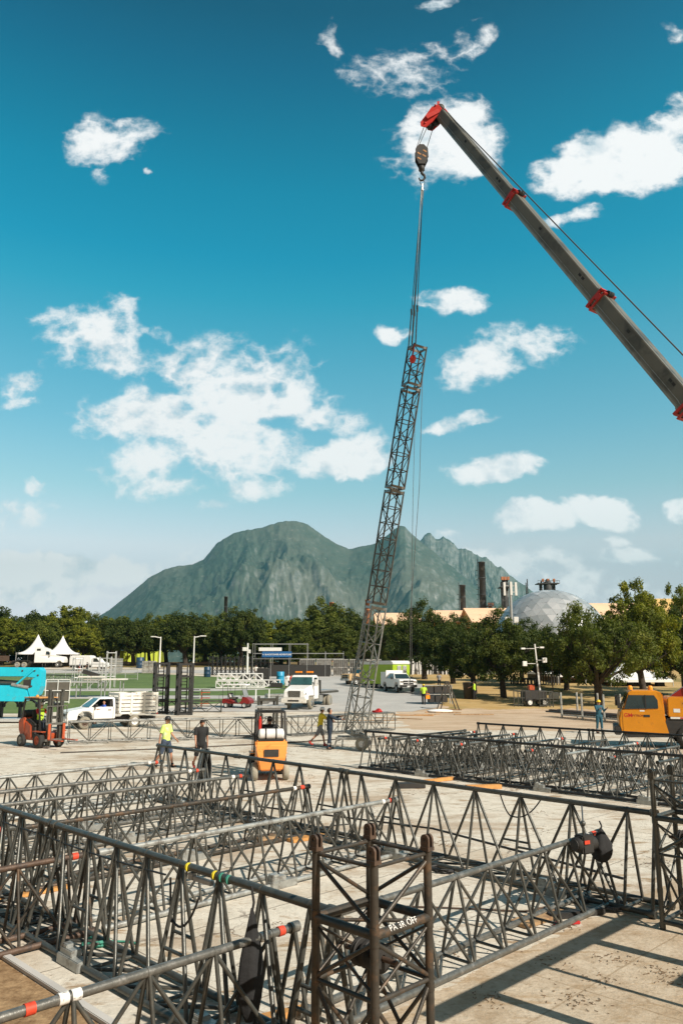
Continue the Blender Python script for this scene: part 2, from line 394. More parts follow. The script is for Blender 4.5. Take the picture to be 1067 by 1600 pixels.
    dry = t.mix(t.ramp(n4, [(.5, 0), (.6, .75)]), dry, (.11, .115, .03))
    fg = t.m('MULTIPLY', t.m('GREATER_THAN', far, 66), t.m('GREATER_THAN', t.m('ADD', right, t.m('MULTIPLY', far, -.02)), 7.6))
    col = t.mix(fg, col, dry)
    # earth under the tree rows
    fe = t.m('GREATER_THAN', far, 150)
    col = t.mix(fe, col, t.mix(t.ramp(n4, [(.4, 0), (.6, 1)]), (.20, .13, .06), (.13, .13, .04)))
    t.l.new(col, b.inputs['Base Color']); b.inputs['Roughness'].default_value = .92; b.inputs['Specular IOR Level'].default_value = .2
    bn = t.node('ShaderNodeBump'); bn.inputs['Strength'].default_value = .6; bn.inputs['Distance'].default_value = .025
    t.l.new(t.m('ADD', n3, t.m('MULTIPLY', st2, .8)), bn.inputs['Height']); t.l.new(bn.outputs[0], b.inputs['Normal'])
    return m
ground_mat()
def lawn_mat():
    m, t, b = new_mat('lawn')
    g = t.node('ShaderNodeNewGeometry').outputs['Position']
    c = t.ramp(t.noise(g, .35, 6, .65), [(.3, (.075, .125, .028)), (.6, (.12, .185, .045)), (.8, (.16, .21, .06))])
    c = t.mix(t.ramp(t.noise(g, 4, 5, .7), [(.4, .5), (.6, 0)]), c, (.05, .085, .02))
    t.l.new(c, b.inputs['Base Color']); b.inputs['Roughness'].default_value = .95
lawn_mat()
def road_mat():
    m, t, b = new_mat('road')
    g = t.node('ShaderNodeNewGeometry').outputs['Position']
    c = t.ramp(t.noise(g, .3, 6, .65), [(.3, (.38, .37, .35)), (.6, (.48, .465, .44)), (.8, (.54, .52, .49))])
    c = t.mix(t.ramp(t.noise(g, 9, 5, .7), [(.4, .3), (.6, 0)]), c, (.25, .24, .22))
    t.l.new(c, b.inputs['Base Color']); b.inputs['Roughness'].default_value = .9
road_mat()
ys_ = [-15, 0, 20, 40, 55, 62, 66, 72, 80, 90, 100, 120, 140, 160, 180, 220, 300, 500, 1000, 2500, 7000]
gm = MB(); xs_ = [-9000, -600, -150, -40, 0, 40, 150, 600, 9000]
gm.add([(x, y, gz(y)) for y in ys_ for x in xs_], [(r * 9 + c, r * 9 + c + 1, r * 9 + 10 + c, r * 9 + 9 + c) for r in range(len(ys_) - 1) for c in range(8)])
struct(gm.build('ground', 'ground', recalc=False))
def sheet(name, m, rows, dz, noise=.25, sub=1.5):
    """a surface following the rising ground; rows of photo pixels (y, x left, x right)"""
    pts = []
    for (py, xl, xr) in rows:
        a = G(xl, py); b_ = G(xr, py); pts.append((a.y, a.x, b_.x))
    mb = MB(); vs = []; nc = 8; out = []
    for (y0, l0, r0), (y1, l1, r1) in zip(pts, pts[1:]):
        k = max(1, int(abs(y1 - y0) / sub))
        for i in range(k): f = i / k; out.append((y0 + (y1 - y0) * f, l0 + (l1 - l0) * f, r0 + (r1 - r0) * f))
    out.append(pts[-1])
    for (y, l, r) in out:
        l += random.uniform(-noise, noise); r += random.uniform(-noise, noise)
        for c in range(nc): vs.append((l + (r - l) * c / (nc - 1), y, gz(y) + dz))
    fs = [(r * nc + c, r * nc + c + 1, (r + 1) * nc + c + 1, (r + 1) * nc + c) for r in range(len(out) - 1) for c in range(nc - 1)]
    mb.add(vs, fs); return struct(mb.build(name, m, recalc=False))
sheet('lawn', 'lawn', [(1115, -60, 60), (1108, -60, 150), (1100, -60, 330), (1094, -60, 440), (1085, -60, 446), (1075, -60, 462), (1062, -60, 440), (1056, -60, 300), (1052, -60, 230)], .010)
sheet('path', 'road', [(1092, -60, 445), (1087, 20, 448)], .018, .05)
sheet('path', 'road', [(1080, -60, 340), (1076, -60, 460)], .018, .05)
sheet('road', 'road', [(1112, 150, 640), (1104, 330, 690), (1096, 444, 690), (1085, 447, 690), (1075, 462, 690), (1066, 445, 640), (1058, 420, 600), (1053, 330, 560), (1050, 240, 540)], .014, .3)
sheet('road', 'road', [(1051.5, -60, 500), (1047, -60, 500)], .022, .1)
gs = MB()                                          # edging rail between soil and paving, lower left
a, b_ = UV(4.47, -16), UV(4.47, -6.9)
gs.beam(a + Vector((0, 0, .03)), b_ + Vector((0, 0, .03)), .10, .05)
o = gs.build('kerb_strip', 'pavement_grey', bevel=.008); tag(o, 'pale metal edging strip between the brown soil and the concrete', 'edging')
# ------------------------------------------------------------------ mountains
def mountain_mat():
    m, t, b = new_mat('mountain')
    gn = t.node('ShaderNodeNewGeometry'); g = gn.outputs['Position']; nx, ny, nz = t.sep(gn.outputs['Normal'])
    n1 = t.noise(g, .0014, 6, .6); n2 = t.noise(g, .012, 9, .75); n3 = t.noise(g, .03, 8, .75)
    c = t.ramp(n2, [(.30, (.055, .082, .066)), (.52, (.080, .106, .084)), (.72, (.115, .135, .108))])
    c = t.mix(t.ramp(n1, [(.42, 0), (.62, .7)]), c, t.mix(n3, (.10, .115, .085), (.24, .235, .20)))
    c = t.mix(t.ramp(n3, [(.60, 0), (.66, .7)]), c, (.33, .335, .30))
    c = t.mix(t.ramp(nz, [(.50, .8), (.72, 0)]), c, t.mix(t.ramp(n3, [(.35, 0), (.65, 1)]), (.09, .11, .105), (.36, .37, .35)))
    t.l.new(c, b.inputs['Base Color']); b.inputs['Roughness'].default_value = 1; b.inputs['Specular IOR Level'].default_value = .05
    bn = t.node('ShaderNodeBump'); bn.inputs['Strength'].default_value = .4; bn.inputs['Distance'].default_value = 12
    t.l.new(t.m('ADD', n2, t.m('MULTIPLY', n3, .35)), bn.inputs['Height']); t.l.new(bn.outputs[0], b.inputs['Normal'])
mountain_mat()
from mathutils import noise as MN
def mountain(name, crest, Yc, depth, amp, spurs, back=900, seed=0, base=960, rockiness=1.0):
    """a ridge whose crest line runs through the photo points; slopes fall towards us with spurs"""
    n = 520; rows = 190; x0, x1 = crest[0][0], crest[-1][0]; vs = []
    cr = []
    for i in range(n):
        px = x0 + (x1 - x0) * i / (n - 1)
        for (a, ya), (b2, yb) in zip(crest, crest[1:]):
            if a <= px <= b2: f = (px - a) / (b2 - a); py = ya + (yb - ya) * f; break
        p = D(px, py, Yc); cr.append((p.x, max(p.z, 2)))
    for r in range(rows):
        tt = r / (rows - 1)                        # 0 at the foot, .8 the crest, then the far side
        for i in range(n):
            X, Z = cr[i]
            if tt <= .8: s = tt / .8; Y = Yc - depth * (1 - s); hgt = Z * (.62 * s ** 1.15 + .38 * s ** 2.6)
            else: s = 1 - (tt - .8) / .2; Y = Yc + back * (1 - s); hgt = Z * max(0, s) ** 1.2
            k = X / Yc; Xw = X * Y / Yc
            q = Vector((X * spurs + seed, Y * spurs * .5, seed * .3)); wp = MN.noise(q * .8 + Vector((5, 5, 5))) * .5; q = q + Vector((wp, wp * .3, 0))
            g_ = 0; am = 1; fq = 1
            for o_ in range(6):
                g_ += am * (.28 - abs(MN.noise(q * fq + Vector((o_ * 7.7, 3.1 * o_, 1)))) * 1.4) ; am *= .40; fq *= 2.13
            e = (4 * s * (1 - s)) ** .9 if tt <= .8 else .3
            fine = MN.fractal(q * 22, .9, 2.1, 4)
            wv = amp * Z * (e * (g_ - .10) * .40 + (.006 + .02 * e) * fine * (1 + .25 * (rockiness - 1)) + (.012 * (rockiness - 1) * (1 - abs(MN.noise(q * 9)) * 3) * (s > .75)))
            vs.append((Xw, Y, max(-5, hgt + wv)))
    fs = [(r * n + c, r * n + c + 1, (r + 1) * n + c + 1, (r + 1) * n + c) for r in range(rows - 1) for c in range(n - 1)]
    mb = MB(); mb.add(vs, fs, True)
    return struct(mb.build(name, 'mountain', recalc=False))
mountain('mountain', [(80, 995), (120, 980), (150, 966), (172, 952), (195, 934), (222, 912), (232, 903), (258, 889), (278, 884), (300, 882), (318, 874), (330, 860), (348, 843), (365, 833), (385, 828), (405, 825), (425, 818), (445, 814), (462, 813), (480, 818), (492, 827), (510, 840), (528, 850), (545, 857), (560, 854), (585, 849), (602, 838), (615, 827), (624, 821), (632, 822), (642, 833), (655, 844), (672, 857), (700, 880), (730, 905), (760, 930), (800, 962), (840, 985)], 4300, 2100, 1.0, .0011, seed=3.3)
mountain('mountain', [(560, 985), (600, 930), (640, 870), (655, 848), (664, 836), (672, 833), (680, 841), (692, 839), (704, 846), (716, 858), (732, 860), (744, 868), (758, 872), (768, 880), (782, 886), (796, 900), (808, 906), (822, 918), (850, 938), (890, 962), (940, 990)], 5600, 1500, 1.0, .0012, seed=8.1, rockiness=2.2)
# ------------------------------------------------------------------ far works: halls, stacks, dome
def hall(label, pts, Y, dep, rise, wallh, m_r='roof_peach', m_w='wall_gold', rot=0):
    """pts: photo pixels of the ridge ends; a gabled hall beyond the trees"""
    a = D(pts[0][0], pts[0][1], Y); b2 = D(pts[1][0], pts[1][1], Y)
    L = b2.x - a.x; z = (a.z + b2.z) / 2
    t = thing('warehouse', label, 'warehouse', (a.x, Y, gz(Y)), rot); zr = z - gz(Y); ze = zr - rise
    mb = MB(); hw = dep / 2
    mb.add([(0, -hw, 0), (L, -hw, 0), (L, hw, 0), (0, hw, 0), (0, -hw, ze), (L, -hw, ze), (L, hw, ze), (0, hw, ze), (0, 0, zr - .1), (L, 0, zr - .1)],
           [(0, 1, 5, 4), (2, 3, 7, 6), (0, 4, 8, 7, 3), (1, 2, 6, 9, 5)])
    mb.build('wall', m_w, t, recalc=False)
    r = MB(); o_ = .8
    for s in (-1, 1):
        r.add([(-o_, 0, zr), (L + o_, 0, zr), (L + o_, s * (hw + 1), ze - .5), (-o_, s * (hw + 1), ze - .5), (-o_, 0, zr + .25), (L + o_, 0, zr + .25), (L + o_, s * (hw + 1), ze - .25), (-o_, s * (hw + 1), ze - .25)],
              [(0, 1, 2, 3), (4, 5, 6, 7), (0, 1, 5, 4), (1, 2, 6, 5), (2, 3, 7, 6), (3, 0, 4, 7)])
    r.build('roof', m_r, t)
    w_ = MB()
    for i in range(int(L / 5)): w_.bb(2 + i * 5, -hw - .05, ze * .55, 4.4 + i * 5, -hw + .05, ze * .8)
    w_.build('window_band', 'glass_dark', t)
    return t
hall('peach roofed hall whose gable shows just right of the leaning tower, above the trees', [(588, 959), (650, 959)], 230, 22, 3.4, 9)
hall('peach roofed hall showing behind the tree above the lime trailer', [(672, 955), (722, 955)], 238, 22, 3.6, 9)
hall('long peach roofed hall at the foot of the dark chimneys', [(728, 952), (805, 951)], 225, 26, 4.2, 9)
hall('golden walled hall between the dome and the tall right tree', [(918, 944), (985, 944)], 200, 24, 4.5, 10)
hall('golden walled hall at the right edge behind the feathery tree', [(1000, 938), (1150, 936)], 190, 26, 5.5, 10, m_r='wall_gold')
def stackt(label, px, ytop, ybot, wpx, Y, m='stack_iron', ladder=True, name='chimney'):
    a = D(px, ytop, Y); r = wpx / 2 * Y / F; zb = gz(Y)
    t = thing(name, label, 'chimney', (a.x, Y, zb)); h = a.z - zb
    s = MB(); s.lathe([(r * 1.06, 0), (r, h * .5), (r * .97, h - .3), (r * 1.08, h - .3), (r * 1.08, h), (r * .8, h), (r * .8, h - 1)], n=20); s.build('shaft', m, t)
    b3 = MB()
    for k in range(1, 6): b3.lathe([(r * 1.03, h * k / 6), (r * 1.09, h * k / 6), (r * 1.09, h * k / 6 + .25), (r * 1.03, h * k / 6 + .25)], n=20)
    b3.build('hoop', m, t)
    if ladder:
        l = MB(); x = -r * 1.25
        for yy in (-.25, .25): l.tube((x, yy, 0), (x, yy, h + .8), .06, 4)
        for k in range(int(h / 1.0)): l.tube((x, -.25, k), (x, .25, k), .05, 4)
        for k in range(2, int(h / 1.5)): l.lathe([(.35, k * 1.5), (.38, k * 1.5 + .1)], c=(x - .3, 0, 0), n=8)
        l.build('ladder', m, t)
    return t
stackt('slim dark chimney rising over the left tree row against the big mountain', 353.5, 932, 970, 5.5, 260, ladder=False)
stackt('short thick dark chimney, the left one of the pair by the mountain foot', 722, 914, 960, 9, 240)
stackt('tallest dark iron chimney with a ladder up its side', 752, 878, 952, 10.5, 240)
stackt('square orange brick chimney poking above the trees left of the leaning tower', 518, 941, 968, 7, 250, m='brick', ladder=False)
stackt('orange brick chimney seen through the leaning tower', 574, 937, 968, 7, 250, m='brick', ladder=False)
def works(label, px, ytop, ybot, wpx, Y, legs=4, plat=True, name='furnace_top', cat='furnace'):
    a = D(px, ytop, Y); zb = D(px, ybot, Y).z; k = Y / F; wd = wpx * k
    t = thing(name, label, cat, (a.x, Y, gz(Y))); z0 = gz(Y); h = a.z - z0; hb = zb - z0
    m = MB()
    for i in range(legs): x = -wd / 2 + wd * (i + .5) / legs; m.tube((x, 0, 0), (x, 0, h - random.uniform(0, 1)), wd / legs * .22, 8); m.tube((x, 2, 0), (x, 2, h - random.uniform(0, 1.5)), wd / legs * .2, 8)
    m.build('column', 'stack_iron', t)
    if plat:
        p = MB()
        for zz in (hb + (h - hb) * .62,):
            p.bb(-wd * .62, -1.5, zz, wd * .62, 3, zz + .25)
            for i in range(9): x = -wd * .62 + wd * 1.24 * i / 8; p.tube((x, -1.4, zz), (x, -1.4, zz + 1.1), .06, 4)
            p.tube((-wd * .62, -1.4, zz + 1.1), (wd * .62, -1.4, zz + 1.1), .06, 4)
        p.build('platform', 'stack_iron', t)
        c = MB(); c.lathe([(0, h + .2), (wd * .1, h), (wd * .22, h - 1.5), (wd * .25, hb - 2)], n=14); c.build('hopper', 'stack_iron', t)
        rr = MB()
        for x in (-.3, .0, .34): rr.box((x * wd, -.5, h - .4), (.7, .7, 1.0))
        rr.build('winch', 'brick', t)
    return t
works('rusty blast furnace top with railed platform peeking over the dome', 855, 905, 925, 27, 260)
works('dark twin column furnace tower left of the dome', 788, 902, 945, 14, 235, legs=2)
works('thin dark vent mast standing left of the furnace top over the dome', 823, 904, 925, 4, 262, legs=1, plat=False, name='vent_mast', cat='mast')
works('small iron hopper sitting on the hall roof right of the tallest chimney', 765.5, 943, 954, 8, 236, legs=2)
# cell mast
a = D(797, 925, 150); t = thing('cell_mast', 'grey antenna mast with white panel antennas in front of the dome', 'antenna mast', (a.x, 150, gz(150))); h = a.z - gz(150)
m = MB(); m.tube((0, 0, 0), (0, 0, h + 2), .32, 10, .25); m.build('pole', 'galvanised', t)
for (x, y) in ((-.9, 0), (.9, .2), (0, -.7)):
    q = MB(); q.box((x * 1.25, y, h + .6), (.45, .3, 2.6)); q.tube((0, 0, h), (x * 1.2, y, h), .07, 5); q.tube((0, 0, h + 1.2), (x * 1.2, y, h + 1.2), .07, 5); q.build('antenna', 'plastic_white', t, bevel=.05)
for x in (-.85, .85):
    q = MB(); q.box((x, 0, h - 5.4), (.9, .5, 1.2)); q.build('radio_box', 'plastic_white', t, bevel=.05)
# dome
def dome():
    Y = 190; c = D(856, 922, Y); rp = D(946, 1000, Y).x - c.x
    m, tt, b = new_mat('dome_panel')
    gn = tt.node('ShaderNodeNewGeometry'); at = tt.node('ShaderNodeObjectInfo')
    ac = tt.node('ShaderNodeVertexColor'); ac.layer_name = 'panel'
    k = tt.m('MULTIPLY', ac.outputs[0], 1)
    col = tt.ramp(k, [(0, (.33, .36, .375)), (1, (.60, .61, .62))])
    tt.l.new(col, b.inputs['Base Color']); b.inputs['Metallic'].default_value = .25; b.inputs['Roughness'].default_value = .38
    zb = gz(Y) - .5; top = c.z; rad = ((top - zb) ** 2 + (rp * 1.04) ** 2) / (2 * (top - zb))
    bm = bmesh.new(); bmesh.ops.create_icosphere(bm, subdivisions=4, radius=rad)
    off = top - rad
    bmesh.ops.delete(bm, geom=[v for v in bm.verts if v.co.z + off < zb - rad * .03], context='VERTS')
    lay = bm.loops.layers.color.new('panel')
    for f in bm.faces:
        q = f.calc_center_median(); kk = random.random()
        for l in f.loops: l[lay] = (kk, kk, kk, 1)
        f.normal_update()
    bmesh.ops.split_edges(bm, edges=bm.edges)
    for f in bm.faces:
        ax = Vector((random.gauss(0, 1), random.gauss(0, 1), random.gauss(0, 1))).normalized()
        mt = Matrix.Rotation(R(random.uniform(-3.2, 3.2)), 3, ax); cc = f.calc_center_median()
        for v in f.verts: v.co = cc + mt @ (v.co - cc) * 1.0
    me = bpy.data.meshes.new('dome'); bm.to_mesh(me); bm.free(); me.materials.append(m)
    o = bpy.data.objects.new('dome_shell', me); C.objects.link(o); o.location = (0, 0, off)
    t = thing('dome', 'big silvery geodesic dome of triangular panels behind the trees', 'dome', (c.x, Y, 0)); o.parent = t; o.name = 'panel_shell'
    bs = MB(); bs.lathe([(rp * .99, 0), (rp * .99, gz(Y) + 1.5), (rp * .9, gz(Y) + 1.5)], n=48); bs.build('base_ring', 'wall_tan', t)
dome()
# ------------------------------------------------------------------ steel trusses lying on the yard
def truss(label, p, q, zt, wd, step=.65, rc=.039, rb=.0205, mt='steel_tube', mb_='steel_dark', bands='', group=None, rungs=False, zb=.06, rise=0, feet=0, endpost=True):
    """a three chord truss from p to q: one chord up at zt, two on the ground, n shaped lacing"""
    p, q = Vector(p), Vector(q); d = q - p; L = d.length; rz = math.atan2(d.y, d.x)
    t = thing('truss', label, 'truss', p, rz, group); hw = wd / 2
    n = max(2, round(L / step)); stp = L / n; J = lambda a: random.uniform(-a, a)
    zt2 = zt + rise
    Z = lambda x: zt + rise * x / L
    c = MB(); c.tube((0, 0, Z(0)), (L, 0, Z(L)), rc, 12)
    for x in ([0.0, L] + ([L * .5] if L > 7 else [])): c.tube((max(0, x - .11), 0, Z(x)), (min(L, x + .11), 0, Z(x)), rc * 1.35, 12)
    for i in range(n): c.tube((stp * (i + .5) - .012, 0, Z(stp * (i + .5))), (stp * (i + .5) + .012, 0, Z(stp * (i + .5))), rc * 1.12, 12)
    c.build('top_chord', mt, t)
    for s in (-1, 1):
        c = MB(); c.tube((0, s * hw, zb), (L, s * hw, zb), rc, 12)
        for x in (0.0, L): c.tube((max(0, x - .1), s * hw, zb), (min(L, x + .1), s * hw, zb), rc * 1.35, 12)
        c.build('bottom_chord', mt, t)
    b = MB()
    for i in range(n):
        x = stp * (i + .5); z = Z(x)
        for s in (-1, 1):
            b.tube((x - s * .01, s * .012, z), (x + J(.01), s * hw, zb), rb, 7, caps=False)
            x2 = x + stp * s * .93 * (1 if s < 0 else 1) * -1
            if 0 < x2 < L: b.tube((x, 0, z), (x2, s * hw, zb), rb, 7, caps=False)
            x3 = x - stp * s * .93 * -1
        b.tube((x, -hw, zb), (x, hw, zb), rb * .9, 6, caps=False)
        if i < n - 1: b.tube((x, -hw, zb), (x + stp, hw, zb), rb * .9, 6, caps=False)
        if rungs and i % 3 == 1:
            k = .42; zz = zb + (z - zb) * .40; yy = hw * .60
            for s in (-1, 1): b.tube((x, s * yy, zz), (x - s * stp * .56, s * yy, zz), rb * .8, 6)

    if endpost:
        for x in (.05, L - .05):
            for s in (-1, 1): b.tube((x, 0, Z(x)), (x, s * hw, zb), rb * 1.15, 7)
    b.build('bracing', mb_, t)
    for ch in bands:                               # coloured tape rings that mark the joint ends
        x0 = .35 if ch in 'ab' else L - .45
        for k, cc in enumerate(('tape_white', 'tape_red') if ch in 'bB' else ('tape_red', 'tape_white')):
            m = MB(); x = x0 + k * .22; w = random.uniform(.03, .055); m.tube((x - w, 0, Z(x)), (x + w, 0, Z(x)), rc * 1.2, 12); m.build('tape_band', cc, t)
    for k in range(feet):                          # stepped grey connector shoes
        x = L * (k + .5) / feet; f = MB()
        f.box((x, -hw, .06), (.55, .16, .12)); f.box((x - .1, -hw + .02, .15), (.3, .14, .08)); f.box((x - .17, -hw + .02, .2), (.14, .12, .05))
        f.build('shoe', 'steel_light', t, bevel=.01)
    return t
TG = 'three chord trusses lying on the yard'
V = [-6.28, -10.62, -13.15, -15.4, -17.05, -19.35]
ends = [12.05, 12.2, 12.15, 12.2, 12.1, 12.35]
desc = ['nearest complete truss, running from the lone brown tower to the right corner tower', 'second truss row from the front, its pale chord ending at the long dark beam', 'third truss row from the front, crossing under the front dark beam', 'fourth truss row, its taped chord ending beside the draped grey strap', 'fifth truss row, just before the backmost one on the left', 'backmost truss of the left grid, in front of the two walking men']
for i, v in enumerate(V):
    a, b2 = UV(5.78, v), UV(ends[i], v)
    if i == 0: a = UV(5.9, v)
    truss(desc[i], a, b2, 1.0 - .01 * (i % 3), .5, .66, mt=('steel_tube', 'steel_light', 'steel_brown', 'steel_tube', 'steel_tube', 'steel_light')[i], mb_='steel_dark', bands='B' if i else 'B', group=TG, feet=0 if i == 0 else 1)
for i, (v, u0) in enumerate([(V[0], -1.2), (V[1], -.5), (V[2], 1.0)]):
    tt_ = truss(['front left truss whose dark taped chord runs out of the bottom left corner', 'rusty brown truss entering at the left edge under the front beam', 'dark truss end at the left edge, behind the rusty brown one'][i], UV(u0, v), UV(5.66, v), 1.0, .5, .66, mt=('steel_tube', 'steel_rust', 'steel_dark')[i], mb_=('steel_dark', 'steel_brown', 'steel_dark')[i], bands='B', group=TG)
    if i == 0: FRONT = tt_
# first tape marks on the front left chord
for (px, py, c_) in ((98, 1560, 'tape_white'), (118, 1554, 'tape_white'), (55, 1583, 'tape_red')):
    p = P(px, py, 1.0); a = UV(-1.2, V[0]); x = ((p - Vector((a.x, a.y, 0))).dot(Vector((S2, S2, 0)))); m = MB(); m.tube((x - .04, 0, 1.0), (x + .04, 0, 1.0), .0465, 12); m.build('tape_band', c_, FRONT)
# the tall beams crossing the rows
BG = 'tall dark beams crossing the truss rows'
truss('tall dark beam in the foreground ending at the lone brown tower', UV(5.25, -10.95), UV(5.25, -5.3), 1.40, .62, .67, .042, .024, 'steel_dark', 'steel_dark', group=BG, rungs=True, feet=2)
truss('tall dark beam section entering at the left edge of the foreground', UV(5.25, -18.2), UV(5.25, -11.0), 1.40, .62, .64, .042, .024, 'steel_dark', 'steel_dark', group=BG, rungs=True, feet=2)
truss('long dark beam section joined to the right corner tower', UV(12.1, -12.0), UV(12.0, -5.3), 1.40, .62, .90, .042, .024, 'steel_dark', 'steel_dark', group=BG, rungs=True, feet=2)
truss('long dark beam section starting by the walking men and draped with a grey strap', UV(12.3, -19.6), UV(12.1, -12.05), 1.41, .62, .90, .042, .024, 'steel_dark', 'steel_dark', group=BG, rungs=True, feet=2)
truss('front beam of the second truss field, left section behind the yard centre', UV(21.2, -20.0), UV(21.2, -14.2), 1.28, .62, .85, .039, .022, 'steel_black', 'steel_dark', group=BG, rungs=True, feet=1)
truss('front beam of the second truss field, right section behind the corner tower', UV(21.2, -14.15), UV(21.2, -4.8), 1.28, .62, .85, .039, .022, 'steel_black', 'steel_dark', group=BG, rungs=True, feet=3)
truss('back beam of the second truss field, left of the yellow truck', UV(27.2, -19.3), UV(27.2, -14.3), 1.3, .62, .85, .039, .022, 'steel_black', 'steel_dark', group=BG, rungs=True)
truss('back beam of the second truss field, passing before the yellow truck', UV(27.2, -14.25), UV(27.2, -6.8), 1.3, .62, .85, .039, .022, 'steel_black', 'steel_dark', group=BG, rungs=True)
d2 = [(-19.6, 'outermost left'), (-18.9, 'second from the left'), (-18.1, 'third from the left'), (-17.2, 'fourth from the left'), (-16.2, 'fifth from the left'), (-14.9, 'sixth from the left'), (-13.5, 'seventh from the left'), (-12.2, 'eighth from the left'), (-10.8, 'ninth from the left'), (-9.4, 'tenth from the left'), (-8.0, 'eleventh from the left')]
for i, (v, s) in enumerate(d2):
    truss(s + ' cross truss of the second truss field behind the long beam', UV(21.5, v), UV(26.8 - (i % 3) * .2, v), 1.02, .5, .66, mt=('steel_tube', 'steel_dark', 'steel_light')[(i + 1) % 3 if i > 4 else 1 if i < 4 else 0], mb_='steel_tube' if i > 4 else 'steel_dark', bands='B' if i % 2 else 'a', group='cross trusses of the second field', feet=1)
# ------------------------------------------------------------------ brown lattice towers with fork lugs
def tower(label, c, zt, zr, side, m1, m2, zbase=.1, writing=False, rz=R(-45)):
    t = thing('tower_section', label, 'tower', (c[0], c[1], 0), rz); hs = side / 2
    cor = [(-hs, -hs), (hs, -hs), (hs, hs), (-hs, hs)]
    for (x, y) in cor:
        p = MB(); p.tube((x, y, .02), (x, y, zt), .036, 14); p.tube((x, y, zr - .08), (x, y, zr + .06), .041, 14)
        for z in (.5, .92): p.tube((x, y, z - .03), (x, y, z + .03), .040, 14)
        post = p.build('post', m1, t)
        l = MB()                                   # fork lug: two cheeks with a round head and a pin hole
        for s in (-1, 1):
            n = 14; r0, r1 = .043, .016; zc = zt + .085; vs = []; y0 = s * .026; th = .011
            outer = [(-.043, zt - .0)] + [(-r0 * math.cos(math.pi * k / n), zc + r0 * math.sin(math.pi * k / n)) for k in range(n + 1)] + [(.043, zt - .0)]
            k_ = len(outer); inner = []
            for j in range(k_):
                a = math.pi + .9 - (2 * math.pi - 0) * j / (k_) * 1.0 - .9 if False else math.atan2(outer[j][1] - zc, outer[j][0]); inner.append((r1 * math.cos(a), zc + r1 * math.sin(a)))
            for yy in (y0 - th, y0 + th):
                for q in outer + inner: vs.append((x + q[0], y + yy, q[1]))
            m_ = 2 * k_; fs = []
            for j in range(k_):
                j2 = (j + 1) % k_
                fs.append((j, j2, k_ + j2, k_ + j)); fs.append((m_ + j, m_ + k_ + j, m_ + k_ + j2, m_ + j2))
                fs.append((j, m_ + j, m_ + j2, j2)); fs.append((k_ + j, k_ + j2, m_ + k_ + j2, m_ + k_ + j))
            l.add(vs, fs)
        l.box((x, y, zt + .008), (.092, .085, .03))
        l.build('fork_lug', 'steel_rust' if m1 == 'steel_brown' else 'steel_dark', post)
    def ring(z, r, name, m):
        g = MB()
        for i in range(4): a, b2 = cor[i], cor[(i + 1) % 4]; g.tube((*a, z), (*b2, z), r, 12)
        return g.build(name, m, t)
    ring(zt - .03, .017, 'top_ring', m1); ring(zr, .038, 'collar_ring', m1); ring(.98, .019, 'lower_ring', m1); ring(zbase, .03, 'base_ring', m1)
    b = MB()
    for i in range(4):
        a, b2 = cor[i], cor[(i + 1) % 4]
        lo, hi = ((a, b2) if i % 2 else (b2, a))
        b.tube((*lo, zr + .05), (*hi, zt - .08), .018, 9)
        b.tube((*lo, zr - .05), (*hi, 1.0), .018, 9); b.tube((*hi, zr - .06), (*lo, 1.02), .013, 9)
        b.tube((*lo, .95), (*hi, zbase + .04), .018, 9); b.tube((*hi, .95), (*lo, zbase + .04), .018, 9)
    b.tube((*cor[0], zr - .02), (*cor[2], zr - .03), .016, 8)
    b.build('bracing', m2, t)
    w = MB()                                       # head sheaves on their axle inside the frame
    w.tube((-hs + .05, -.02, 1.17), (hs - .05, -.02, 1.17), .022, 12); w.build('axle', 'steel_rust', t)
    for x in (-.12, -.02, .12):
        s_ = MB(); s_.lathe([(.03, -.022), (.10, -.022), (.115, -.02), (.092, -.006), (.092, .006), (.115, .02), (.10, .022), (.03, .022)], 'X', (x, -.02, 1.17), 24); s_.build('sheave', 'case_black' if x else 'steel_rust', t)
    if writing:
        text('chalk_lettering', 'PA 3R OFF', .072, 'tape_white', t, (hs + .029, -.02, zr + .026), Euler((R(48), 0, R(90)), 'XYZ'), .0015, 1.05)
    else:
        hk = MB()
        for (x, y) in cor[:1] + cor[1:2]: hk.box((x, y, -.02 + .06), (.08, .02, .1))
        hk.build('base_lug', 'steel_dark', t)
    return t
TA = UV(5.24, -4.87)
tower('lone rusty brown tower section with chalk writing and fork lugs, nearest to us', TA, 2.0, 1.46, .68, 'steel_brown', 'steel_brown', writing=True)
TB = UV(11.68, -4.72)
tower('dark tower section at the right edge, joined to the long dark beam', TB, 2.0, 1.46, .68, 'steel_dark', 'steel_dark')
# scaffold frame beside the camera: it throws the broad shadow bands on the ground at the right
t = thing('scaffold', 'raised scaffold beam frame beside the yard, casting the broad shadow bands', 'scaffold', (0, 0, 0))
m = MB(); q0, q1 = 7.0, 12.6
m.beam(UV(q0, -2.62, 2.42), UV(q1, -2.62, 2.42), .20, .08); m.build('edge_beam', 'galvanised', t)
for (u, w_) in ((7.95, .12), (9.08, .05), (10.33, .14), (11.9, .12)):
    m = MB(); m.beam(UV(u, -2.62, 0), UV(u, -2.62, 2.40), w_, w_); m.build('post', 'galvanised', t)
m = MB(); m.beam(UV(9.6, -1.45, 2.1), UV(12.6, -1.55, 2.1), .30, .06); m.build('deck_board', 'wood', t)
for u in (9.7, 12.4):
    m = MB(); m.beam(UV(u, -1.5, 0), UV(u, -1.5, 2.07), .07, .07); m.build('post', 'galvanised', t)
